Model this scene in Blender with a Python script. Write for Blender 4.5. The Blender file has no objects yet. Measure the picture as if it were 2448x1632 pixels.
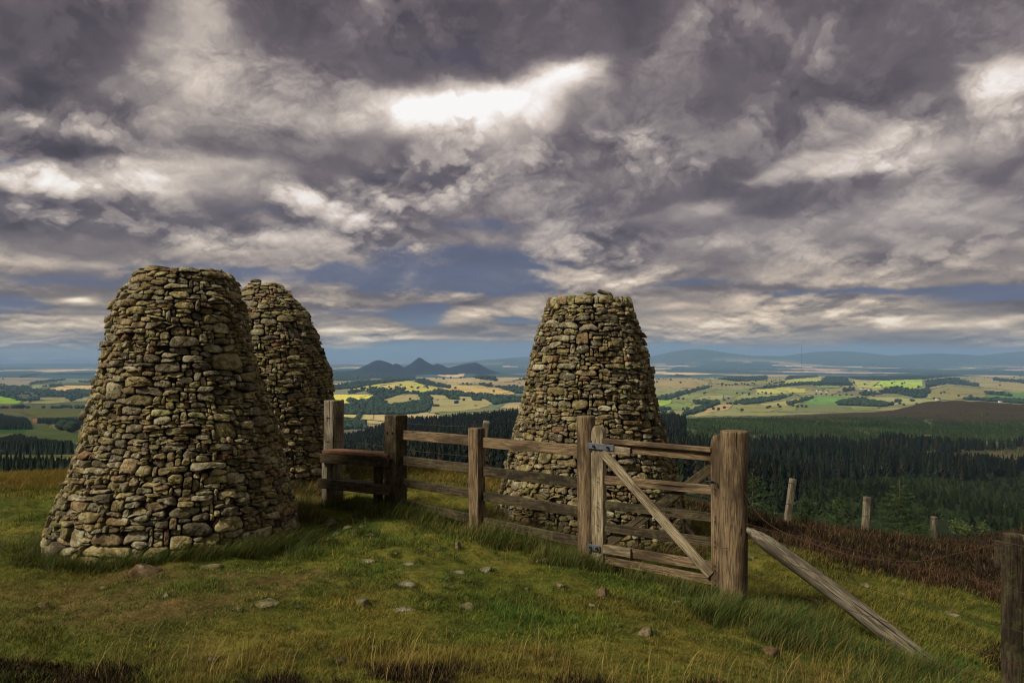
import bpy, math
import numpy as np
from mathutils import Vector, Matrix

# ------------------------------------------------------------------ basics
sc = bpy.context.scene
COL = sc.collection
R = math.radians
rng = np.random.default_rng(7)
F = 1904.0; EYE = 1.7; PITCH = math.atan(46 / F)
CP, SP = math.cos(PITCH), math.sin(PITCH)
K = 2448 / 2352.0                      # display pixels of my notes -> photo pixels

def lin(r, g, b, k=1.0):
    f = lambda c: (c / 12.92 if c <= .04045 else ((c + .055) / 1.055) ** 2.4)
    return (f(r / 255) * k, f(g / 255) * k, f(b / 255) * k)

def ray(px, py):
    a = (px - 1224) / F; b = (816 - py) / F
    return a, CP - b * SP, SP + b * CP

def P(px, py, y):
    """point at forward distance y seen at photo pixel (px, py)"""
    a, c, d = ray(px, py)
    return Vector((a / c * y, y, EYE + d / c * y))

def project(x, y, z):
    dep = y * CP + (z - EYE) * SP
    dep = np.where(dep < .01, .01, dep)
    v = -y * SP + (z - EYE) * CP
    return 1224 + F * x / dep, 816 - F * v / dep

# ------------------------------------------------------------------ noise
def _h(ix, iy, iz, seed):
    n = (ix.astype(np.int64) * 374761393 + iy.astype(np.int64) * 668265263 + iz.astype(np.int64) * 2147483647 + seed * 1274126177) & 0xffffffff
    n = ((n ^ (n >> 13)) * 1274126177) & 0xffffffff
    n = ((n ^ (n >> 16)) * 2246822519) & 0xffffffff
    return ((n ^ (n >> 15)) & 0xffffff) / float(0xffffff)

def vnoise(x, y, z=None, seed=0):
    x = np.asarray(x, float); y = np.asarray(y, float)
    if z is None:
        ix = np.floor(x); iy = np.floor(y); fx = x - ix; fy = y - iy
        fx = fx * fx * (3 - 2 * fx); fy = fy * fy * (3 - 2 * fy)
        zz = np.zeros_like(ix)
        a = _h(ix, iy, zz, seed); b = _h(ix + 1, iy, zz, seed); c = _h(ix, iy + 1, zz, seed); d = _h(ix + 1, iy + 1, zz, seed)
        return (a + (b - a) * fx) * (1 - fy) + (c + (d - c) * fx) * fy
    z = np.asarray(z, float)
    iz = np.floor(z); fz = z - iz; fz = fz * fz * (3 - 2 * fz)
    ix = np.floor(x); iy = np.floor(y); fx = x - ix; fy = y - iy
    fx = fx * fx * (3 - 2 * fx); fy = fy * fy * (3 - 2 * fy)
    def lay(k):
        a = _h(ix, iy, k, seed); b = _h(ix + 1, iy, k, seed); c = _h(ix, iy + 1, k, seed); d = _h(ix + 1, iy + 1, k, seed)
        return (a + (b - a) * fx) * (1 - fy) + (c + (d - c) * fx) * fy
    return lay(iz) * (1 - fz) + lay(iz + 1) * fz

def fbm(x, y, seed=0, o=4, z=None):
    s = 0; a = .5; t = 0
    for i in range(o):
        f = 2 ** i
        s = s + a * (vnoise(x * f + 17 * i, y * f - 31 * i, None if z is None else z * f, seed + i)); t += a; a *= .5
    return s / t

def sstep(e0, e1, x):
    t = np.clip((x - e0) / (e1 - e0), 0, 1)
    return t * t * (3 - 2 * t)

# ------------------------------------------------------------------ terrain
# near hilltop: thin plate spline through measured ground points
_np_pts = [(-3.3, 7.8, -.05), (-3.5, 11.3, -.05), (-1.3, 9, 0), (.7, 7.5, -.2), (1.75, 6.8, -.3), (1, 9.7, -.36),
           (3.12, 5.97, -.55), (3.46, 5.5, -.6), (3.4, 9.7, -.58), (5.05, 8.3, -.9), (4.5, 13, -1.03), (7.1, 16, -1.78),
           (10, 19, -2.75), (3.9, 13, -.78), (0, 4.2, 0), (-3, 4.2, .02), (3, 4.2, -.4), (-7, 12, -.14), (-9, 9, .0),
           (-2, 12.8, .0), (.5, 12.8, -.25), (0, 0, .05), (-6, 0, .1), (6, 1, -.9), (-12, 5, .1), (-12, 15, -.5),
           (2, 16, -1.2), (-4, 17, -.7), (-4, 20, -1.6), (12, 12, -2.2), (16, 20, -3.4), (2, 22, -3.0), (12, 3, -2.0), (0, -6, .1),
           (12, 26, -4.4), (22, 26, -4.9), (-14, 22, -1.8)]
_tp = np.array(_np_pts)
def _u(r2): return np.where(r2 > 0, .5 * r2 * np.log(np.maximum(r2, 1e-12)), 0)
_n = len(_tp)
_A = np.zeros((_n + 3, _n + 3))
_A[:_n, :_n] = _u(((_tp[:, None, :2] - _tp[None, :, :2]) ** 2).sum(-1)) + np.eye(_n) * .4
_A[:_n, _n] = 1; _A[:_n, _n + 1:] = _tp[:, :2]; _A[_n, :_n] = 1; _A[_n + 1:, :_n] = _tp[:, :2].T
_w = np.linalg.solve(_A, np.concatenate([_tp[:, 2], np.zeros(3)]))
def tps(x, y):
    out = _w[_n] + _w[_n + 1] * x + _w[_n + 2] * y
    for i in range(_n):
        out = out + _w[i] * _u((x - _tp[i, 0]) ** 2 + (y - _tp[i, 1]) ** 2)
    return out

_ty = np.array([14, 30, 70, 150, 300, 550, 850, 1200, 1600, 2100, 2800.])
_tx = np.array([-400, 300, 819, 1000, 1240, 1577, 1800, 2060, 2266, 2448, 3000.])
_T = np.array([
 [1110, 1190, 1240, 1220, 1130, 1090, 1062, 1035, 1010, 985, 965],
 [1110, 1190, 1240, 1220, 1130, 1090, 1062, 1035, 1010, 985, 970],
 [1112, 1190, 1235, 1220, 1160, 1110, 1082, 1050, 1062, 1055, 1000],
 [1115, 1190, 1235, 1210, 1140, 1090, 1047, 1012, 1035, 1045, 1000],
 [1130, 1200, 1235, 1200, 1120, 1065, 1025, 998, 1010, 1025, 1000],
 [1190, 1260, 1280, 1220, 1140, 1080, 1035, 1005, 1005, 1015, 990],
 [1215, 1290, 1310, 1260, 1185, 1115, 1065, 1025, 997, 1005, 985],
 [1240, 1300, 1330, 1275, 1205, 1135, 1075, 1030, 1000, 985, 985],
 [1270, 1275, 1330, 1295, 1230, 1155, 1090, 1035, 1000, 958, 985],
 [1290, 1262, 1320, 1300, 1240, 1170, 1095, 1040, 1000, 965, 985],
 [1290, 1262, 1320, 1300, 1240, 1170, 1095, 1040, 1000, 975, 985]], float)
_TZ = EYE - (_T - 862) / F * _ty[None, :]
_lty = np.log(_ty)
def _cubic(v):
    return v * v * (3 - 2 * v)
def midz(px, y):
    ly = np.log(np.clip(y, 14, 2799))
    j = np.clip(np.searchsorted(_lty, ly, side='right') - 1, 0, len(_ty) - 2)
    fy = (ly - _lty[j]) / (_lty[j + 1] - _lty[j])
    px = np.clip(px, -399, 2999)
    i = np.clip(np.searchsorted(_tx, px, side='right') - 1, 0, len(_tx) - 2)
    fx = _cubic((px - _tx[i]) / (_tx[i + 1] - _tx[i]))
    a = _TZ[i, j] * (1 - fy) + _TZ[i, j + 1] * fy
    b = _TZ[i + 1, j] * (1 - fy) + _TZ[i + 1, j + 1] * fy
    return a * (1 - fx) + b * fx

def _hill(x, y, px, py_top, dist, wpx_l, wpx_r, depth, p=1.5):
    cx = (px - 1224) / F * dist
    dx = x - cx
    wl = wpx_l / F * dist; wr = wpx_r / F * dist
    e = np.where(dx < 0, np.abs(dx) / wl, np.abs(dx) / wr)
    ztop = EYE + (862 - py_top) / F * dist
    d = np.sqrt(e ** 2 + ((y - dist) / depth) ** 2)
    return (ztop + 190) * np.exp(-(d ** p) * 1.3)

def farz(x, y):
    z = -190 + 46 * (fbm(x / 1900 + 3.1, y / 2300, 11, 3) - .5) * sstep(2600, 4200, y) * 1.6
    z = z + 50 * (fbm(x / 5000 + 1.7, y / 4000, 15, 3) - .5) * sstep(9000, 16000, y)
    # tan rolling hill in the middle and the swell before it
    z = z + 75 * np.exp(-(((x + 150) / 900) ** 2 + ((y - 6300) / 900) ** 2))
    z = z + 28 * np.exp(-(((x + 900) / 500) ** 2 + ((y - 4700) / 450) ** 2))
    z = z + 30 * np.exp(-(((x - 1400) / 600) ** 2 + ((y - 6200) / 700) ** 2))
    z = z + 30 * np.exp(-(((x - 2700) / 700) ** 2 + ((y - 5600) / 600) ** 2))
    # three peaked hills
    h = _hill(x, y, 905, 857, 11000, 66, 72, 650, 1.45)
    h = np.maximum(h, _hill(x, y, 1003, 853, 11200, 52, 62, 600, 1.25))
    h = np.maximum(h, _hill(x, y, 1136, 863, 11500, 100, 42, 600, 1.5))
    h = np.maximum(h, _hill(x, y, 930, 880, 11000, 190, 150, 1500, 2)) 
    h = np.maximum(h, _hill(x, y, 948, 866, 11100, 24, 30, 400, 1.6)); h = np.maximum(h, _hill(x, y, 1046, 868, 11200, 40, 46, 500, 1.6))
    h = h * (1 + .22 * (fbm(x / 260, y / 300, 21, 4) - .5))
    # long far ridges
    for (px, py, d, wl, wr, dep, pw) in ((1655, 834, 28560, 150, 190, 6000, 1.7), (1800, 850, 28560, 260, 300, 6000, 2),
                                         (1985, 838, 29920, 190, 240, 5000, 1.8), (2230, 843, 30600, 190, 210, 5000, 1.9),
                                         (2460, 838, 29920, 200, 300, 5000, 1.9), (1230, 858, 27200, 160, 120, 5000, 1.6),
                                         (1330, 851, 31280, 260, 260, 5000, 2), (150, 869, 30000, 400, 420, 5000, 2), (820, 872, 25840, 200, 200, 4000, 2)):
        h = np.maximum(h, _hill(x, y, px, py, d, wl, wr, dep, pw) * (1 + .13 * (fbm(x / 1700 + px, y / 2500, 23, 4) - .5)))
    return z + h

def ground(x, y, fine=True):
    x = np.asarray(x, float); y = np.asarray(y, float)
    shp = np.broadcast(x, y).shape
    x = np.broadcast_to(x, shp).ravel(); y = np.broadcast_to(y, shp).ravel()
    z = np.zeros(x.shape)
    m = y < 31
    if m.any(): z[m] = tps(x[m], y[m])
    m2 = y > 17
    if m2.any():
        yy = y[m2]; xx = x[m2]
        px = 1224 + F * xx / yy
        zm = midz(px, yy)
        zm = zm + (fbm(xx / 90 + 5, yy / 130, 31, 3) - .5) * 10 * sstep(120, 600, yy)
        zf = farz(xx, yy)
        b = sstep(2300, 3600, yy)
        zm = zm * (1 - b) + zf * b
        a = sstep(17, 31, yy)
        z[m2] = np.where(a < 1, z[m2] * (1 - a), 0) + zm * a
    if fine:
        n = y < 60
        xx = x[n]; yy = y[n]
        k = 1 - sstep(30, 60, yy)
        z[n] += k * ((fbm(xx * .75, yy * .75, 41, 2) - .5) * .16 + (fbm(xx * 2.6, yy * 2.6, 42, 3) - .5) * .11 + (fbm(xx * 9, yy * 9, 43, 2) - .5) * .025)
    return z.reshape(shp)

def gz(x, y):
    return float(ground(np.array([x]), np.array([y]))[0])

def hit(px, py, y0=3.0, y1=60.0):
    a, c, d = ray(px, py)
    ys = np.exp(np.linspace(math.log(y0), math.log(y1), 1500))
    xs = a / c * ys; zr = EYE + d / c * ys
    g = ground(xs, ys)
    k = np.where(zr <= g)[0]
    i = int(k[0]) if len(k) else len(ys) - 1
    return float(xs[i]), float(ys[i]), float(g[i])

# ------------------------------------------------------------------ mesh helpers
def new_mesh(name, V, faces4=None, faces3=None, mats=(), smooth=False, col=None, parent=None, loc=None):
    V = np.asarray(V, np.float32)
    me = bpy.data.meshes.new(name)
    f4 = np.zeros((0, 4), np.int32) if faces4 is None else np.asarray(faces4, np.int32).reshape(-1, 4)
    f3 = np.zeros((0, 3), np.int32) if faces3 is None else np.asarray(faces3, np.int32).reshape(-1, 3)
    me.vertices.add(len(V)); me.vertices.foreach_set('co', V.ravel())
    nl = f4.size + f3.size
    me.loops.add(nl); me.loops.foreach_set('vertex_index', np.concatenate([f4.ravel(), f3.ravel()]))
    me.polygons.add(len(f4) + len(f3))
    st = np.concatenate([np.arange(len(f4)) * 4, f4.size + np.arange(len(f3)) * 3]).astype(np.int32)
    me.polygons.foreach_set('loop_start', st)
    me.update(calc_edges=True)
    if smooth: me.polygons.foreach_set('use_smooth', np.ones(len(me.polygons), bool))
    if col is not None:
        c = np.ones((len(V), 4), np.float32); c[:, :3] = col
        at = me.color_attributes.new('Col', 'FLOAT_COLOR', 'POINT'); at.data.foreach_set('color', c.ravel())
    me.validate()
    for m in mats: me.materials.append(m)
    o = bpy.data.objects.new(name, me)
    COL.objects.link(o)
    if parent is not None: o.parent = parent
    if loc is not None: o.location = loc
    return o

def tag(o, label=None, cat=None, group=None, kind=None):
    if label: o['label'] = label
    if cat: o['category'] = cat
    if group: o['group'] = group
    if kind: o['kind'] = kind
    return o

def empty(name, loc, label, cat, group=None):
    o = bpy.data.objects.new(name, None); COL.objects.link(o)
    o.location = loc; o.empty_display_size = .2
    return tag(o, label, cat, group)

# ------------------------------------------------------------------ materials
def mat(name):
    m = bpy.data.materials.new(name); m.use_nodes = True
    nt = m.node_tree; nt.nodes.clear()
    out = nt.nodes.new('ShaderNodeOutputMaterial'); b = nt.nodes.new('ShaderNodeBsdfPrincipled')
    nt.links.new(b.outputs[0], out.inputs[0])
    return m, nt, b

class NB:
    def __init__(s, nt): s.nt = nt
    def n(s, t, **kw):
        x = s.nt.nodes.new(t)
        for k, v in kw.items(): setattr(x, k, v)
        return x
    def put(s, sock, v):
        if v is None: return
        if isinstance(v, bpy.types.NodeSocket): s.nt.links.new(v, sock)
        else: sock.default_value = v
    def math(s, op, a, b=None, c=None, clamp=False):
        x = s.n('ShaderNodeMath', operation=op); x.use_clamp = clamp
        s.put(x.inputs[0], a); s.put(x.inputs[1], b); s.put(x.inputs[2], c)
        return x.outputs[0]
    def vm(s, op, a, b=None, sc=None):
        x = s.n('ShaderNodeVectorMath', operation=op)
        s.put(x.inputs[0], a); s.put(x.inputs[1], b)
        if sc is not None: s.put(x.inputs['Scale'], sc)
        return x.outputs['Value'] if op in ('DOT_PRODUCT', 'LENGTH') else x.outputs[0]
    def noise(s, vec, scale, detail=4, rough=.55, dist=0, col=False):
        x = s.n('ShaderNodeTexNoise'); s.put(x.inputs['Vector'], vec)
        s.put(x.inputs['Scale'], scale); x.inputs['Detail'].default_value = detail; x.inputs['Roughness'].default_value = rough
        x.inputs['Distortion'].default_value = dist
        return x.outputs['Color' if col else 'Fac']
    def mapping(s, vec, loc=(0, 0, 0), rot=(0, 0, 0), scale=(1, 1, 1), vt='POINT'):
        x = s.n('ShaderNodeMapping', vector_type=vt); s.put(x.inputs[0], vec)
        x.inputs['Location'].default_value = loc; x.inputs['Rotation'].default_value = rot; x.inputs['Scale'].default_value = scale
        return x.outputs[0]
    def mr(s, v, a, b, c=0., d=1., smooth=True):
        x = s.n('ShaderNodeMapRange'); x.interpolation_type = 'SMOOTHSTEP' if smooth else 'LINEAR'
        s.put(x.inputs[0], v); s.put(x.inputs[1], a); s.put(x.inputs[2], b); s.put(x.inputs[3], c); s.put(x.inputs[4], d)
        return x.outputs[0]
    def mix(s, f, a, b, mode='MIX'):
        x = s.n('ShaderNodeMix', data_type='RGBA', blend_type=mode)
        s.put(x.inputs[0], f)
        for i, v in ((6, a), (7, b)):
            if isinstance(v, tuple) and len(v) == 3: v = (*v, 1)
            s.put(x.inputs[i], v)
        return x.outputs[2]
    def ramp(s, f, stops):
        x = s.n('ShaderNodeValToRGB'); cr = x.color_ramp
        while len(cr.elements) < len(stops): cr.elements.new(.5)
        for e, (p, c) in zip(cr.elements, stops): e.position = p; e.color = (*c, 1)
        s.put(x.inputs[0], f); return x.outputs[0]
    def attr(s, name='Col'):
        x = s.n('ShaderNodeVertexColor'); x.layer_name = name; return x.outputs[0]
    def bump(s, h, strength, dist):
        x = s.n('ShaderNodeBump'); x.inputs['Strength'].default_value = strength; x.inputs['Distance'].default_value = dist
        s.put(x.inputs['Height'], h); return x.outputs[0]

def m_stone():
    m, nt, b = mat('dry_stone'); n = NB(nt)
    co = n.n('ShaderNodeTexCoord').outputs['Object']
    base = n.attr()
    blot = n.noise(co, 9, 6, .62)
    fine = n.noise(co, 60, 6, .7)
    c = n.mix(n.mr(blot, .38, .62), n.mix(1., base, lin(165, 158, 140), 'MULTIPLY'), base)
    # bare dark grit and pale crusty lichen discs
    c = n.mix(n.math('MULTIPLY', n.mr(n.noise(co, 26, 5, .65), .52, .66), .55), c, lin(66, 58, 46))
    pale = n.math('MULTIPLY', n.mr(n.noise(co, 17, 5, .6, .4), .57, .63), n.mr(n.noise(n.mapping(co, (3, 1, 7)), 3.1, 3), .46, .6))
    c = n.mix(n.math('MULTIPLY', pale, .7), c, lin(178, 172, 150))
    yel = n.math('MULTIPLY', n.mr(n.noise(n.mapping(co, (9, 4, 2)), 13, 5, .6, .5), .5, .58), n.mr(n.noise(n.mapping(co, (5, 5, 1)), 2.2, 3), .56, .7))
    c = n.mix(n.math('MULTIPLY', yel, .4), c, lin(156, 150, 70))
    c = n.mix(1., c, n.ramp(fine, [(.3, (.5, .5, .5)), (.7, (1.35, 1.35, 1.35))]), 'MULTIPLY')
    n.put(b.inputs['Base Color'], c); b.inputs['Roughness'].default_value = .92
    b.inputs['Specular IOR Level'].default_value = .25
    h = n.math('ADD', n.math('MULTIPLY', blot, .6), n.math('MULTIPLY', fine, .4))
    n.put(b.inputs['Normal'], n.bump(h, 1., .035))
    return m

def m_core():  # very dark earth core, so the joints between stones read dark
    m, nt, b = mat('dark_earth'); n = NB(nt)
    co = n.n('ShaderNodeTexCoord').outputs['Object']
    n.put(b.inputs['Base Color'], n.ramp(n.noise(co, 20, 4), [(.3, lin(26, 22, 18)), (.7, lin(44, 38, 30))])); b.inputs['Roughness'].default_value = 1
    return m

def m_wood(name, light, dark, moss=0.0, crack=1.0, knots=True):
    m, nt, b = mat(name); n = NB(nt)
    tc = n.n('ShaderNodeTexCoord').outputs['Object']
    rnd = n.n('ShaderNodeObjectInfo').outputs['Random']
    off = n.vm('SCALE', n.vm('ADD', (1, 2.3, 3.7), (0, 0, 0)), None, n.math('MULTIPLY', rnd, 13.))
    co = n.vm('ADD', tc, off)
    warp = n.vm('SCALE', n.vm('SUBTRACT', n.noise(n.mapping(co, scale=(1.4, 5, 5)), 1.5, 2, col=True), (.5, .5, .5)), None, .05)
    g = n.mapping(n.vm('ADD', co, warp), scale=(.35, 8, 8))
    grain = n.noise(g, 13, 7, .68)
    fine = n.noise(n.mapping(co, scale=(.6, 14, 14)), 14, 5, .7)
    big = n.noise(n.mapping(co, scale=(1, 3, 3)), 2.2, 4, .6)
    c = n.mix(n.mr(grain, .36, .64), dark, light)
    c = n.mix(n.math('MULTIPLY', n.mr(big, .46, .62), .75), c, tuple(x * .62 for x in dark))
    c = n.mix(1., c, n.ramp(fine, [(.28, (.66, .66, .66)), (.6, (1.12, 1.12, 1.12))]), 'MULTIPLY')
    h = n.math('ADD', n.math('MULTIPLY', grain, .7), n.math('MULTIPLY', fine, .5))
    ck = n.mr(n.noise(n.mapping(co, (4, 4, 4), scale=(.28, 11, 11)), 3.4, 3, .5), .33, .29)
    ck = n.math('MULTIPLY', ck, crack)
    c = n.mix(ck, c, tuple(x * .12 for x in dark)); h = n.math('SUBTRACT', h, n.math('MULTIPLY', ck, 1.2))
    if knots:
        v = n.n('ShaderNodeTexVoronoi'); n.put(v.inputs['Vector'], n.mapping(co, scale=(1., 3.2, 3.2))); v.inputs['Scale'].default_value = 1.7
        kn = n.mr(v.outputs['Distance'], .085, .04)
        ring = n.math('MULTIPLY', n.mr(v.outputs['Distance'], .2, .05), n.mr(n.math('SINE', n.math('MULTIPLY', v.outputs['Distance'], 160.)), -.2, .8))
        c = n.mix(n.math('MULTIPLY', ring, .35), c, dark); c = n.mix(n.math('MULTIPLY', kn, .8), c, tuple(x * .25 for x in dark))
        h = n.math('SUBTRACT', h, n.math('MULTIPLY', kn, .6))
    if moss > 0:
        mk = n.math('MULTIPLY', n.mr(n.noise(co, 18, 5, .7), .5, .62), moss)
        c = n.mix(mk, c, lin(96, 100, 52))
    n.put(b.inputs['Base Color'], c); b.inputs['Roughness'].default_value = .88; b.inputs['Specular IOR Level'].default_value = .25
    n.put(b.inputs['Normal'], n.bump(h, .8, .008))
    return m

def m_simple(name, col, rough=.9, metal=0., noise_scale=30, var=.35, spec=.3):
    m, nt, b = mat(name); n = NB(nt)
    co = n.n('ShaderNodeTexCoord').outputs['Object']
    f = n.noise(co, noise_scale, 5, .65)
    c = n.ramp(f, [(.3, tuple(x * (1 - var) for x in col)), (.7, tuple(min(1, x * (1 + var)) for x in col))])
    n.put(b.inputs['Base Color'], c); b.inputs['Roughness'].default_value = rough; b.inputs['Metallic'].default_value = metal
    b.inputs['Specular IOR Level'].default_value = spec
    n.put(b.inputs['Normal'], n.bump(f, .4, .003))
    return m

def m_attr(name, rough=.8, var=.25, scale=3., trans=0.0, spec=.2):
    m, nt, b = mat(name); n = NB(nt)
    co = n.n('ShaderNodeTexCoord').outputs['Object']
    f = n.noise(co, scale, 4, .6)
    c = n.mix(1., n.attr(), n.ramp(f, [(.3, (1 - var,) * 3), (.7, (1 + var,) * 3)]), 'MULTIPLY')
    n.put(b.inputs['Base Color'], c); b.inputs['Roughness'].default_value = rough; b.inputs['Specular IOR Level'].default_value = spec
    if trans > 0:
        t = n.n('ShaderNodeBsdfTranslucent'); n.put(t.inputs[0], c)
        mx = n.n('ShaderNodeMixShader'); mx.inputs[0].default_value = trans
        out = [x for x in nt.nodes if x.type == 'OUTPUT_MATERIAL'][0]
        nt.links.new(b.outputs[0], mx.inputs[1]); nt.links.new(t.outputs[0], mx.inputs[2]); nt.links.new(mx.outputs[0], out.inputs[0])
    return m

def m_ground():
    m, nt, b = mat('hill_ground'); n = NB(nt)
    tc = n.n('ShaderNodeTexCoord').outputs['Object']
    sep = n.n('ShaderNodeSeparateXYZ'); n.put(sep.inputs[0], tc)
    near = n.mr(sep.outputs[1], 30, 60, 1, 0)
    base = n.attr()
    f1 = n.noise(tc, 2.2, 5, .65); f2 = n.noise(tc, 14, 6, .7); f3 = n.noise(tc, .03, 6, .7)
    nearc = n.mix(1., base, n.ramp(f1, [(.3, (.55, .6, .6)), (.7, (1.4, 1.3, 1.25))]), 'MULTIPLY')
    nearc = n.mix(1., nearc, n.ramp(f2, [(.25, (.4, .4, .4)), (.75, (1.6, 1.6, 1.6))]), 'MULTIPLY')
    farc = n.mix(1., base, n.ramp(f3, [(.3, (.84, .84, .84)), (.7, (1.15, 1.15, 1.15))]), 'MULTIPLY')
    n.put(b.inputs['Base Color'], n.mix(near, farc, nearc)); b.inputs['Roughness'].default_value = 1
    b.inputs['Specular IOR Level'].default_value = .05
    bp = n.n('ShaderNodeBump'); n.put(bp.inputs['Height'], n.math('MULTIPLY', n.math('ADD', f2, f1), near)); bp.inputs['Distance'].default_value = .03; bp.inputs['Strength'].default_value = .7
    n.put(b.inputs['Normal'], bp.outputs[0])
    return m

M_STONE = m_stone(); M_CORE = m_core()
W_BROWN = m_wood('brown_timber', lin(142, 120, 88), lin(76, 60, 42))
W_GREY = m_wood('weathered_timber', lin(172, 156, 122), lin(100, 86, 64))
W_DARK = m_wood('dark_damp_timber', lin(92, 77, 55), lin(42, 34, 24), moss=.35)
W_OLD = m_wood('old_grey_timber', lin(150, 138, 114), lin(84, 74, 58), moss=.15, crack=1.)
W_RED = m_wood('orange_brown_timber', lin(146, 108, 76), lin(98, 68, 48), knots=False)
STEEL = m_simple('galvanised_steel', lin(120, 124, 132), .5, .75, 40, .3)
RUST = m_simple('rusty_wire_metal', lin(74, 50, 42), .8, .3, 60, .4)
DARKMETAL = m_simple('dark_wire_metal', lin(62, 58, 54), .7, .4, 60, .3)
M_GROUND = m_ground()
M_GRASS = m_attr('grass_blades', .7, .15, 2., .3, .25)
M_HEATHER = m_attr('heather_twigs', .9, .2, 3., .1, .1)
M_CONIFER = m_attr('conifer_needles', .9, .3, .15, 0, .1)
M_WOODS = m_attr('broadleaf_canopy', .95, .3, .08, 0, .05)
M_SPRUCE = m_attr('young_spruce_needles', .8, .2, 5, .15, .15)
M_BARK = m_simple('conifer_bark', lin(92, 76, 60), .95, 0, 12, .3)
M_DEAD = m_simple('bleached_dead_wood', lin(170, 158, 136), .95, 0, 2, .3)
M_WHITE = m_simple('white_render', lin(225, 220, 208), .9, 0, .4, .06)
M_SLATE = m_simple('slate_roof', lin(92, 88, 90), .8, 0, .8, .15)
M_ROCK = m_stone(); M_ROCK.name = 'field_rock'

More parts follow.
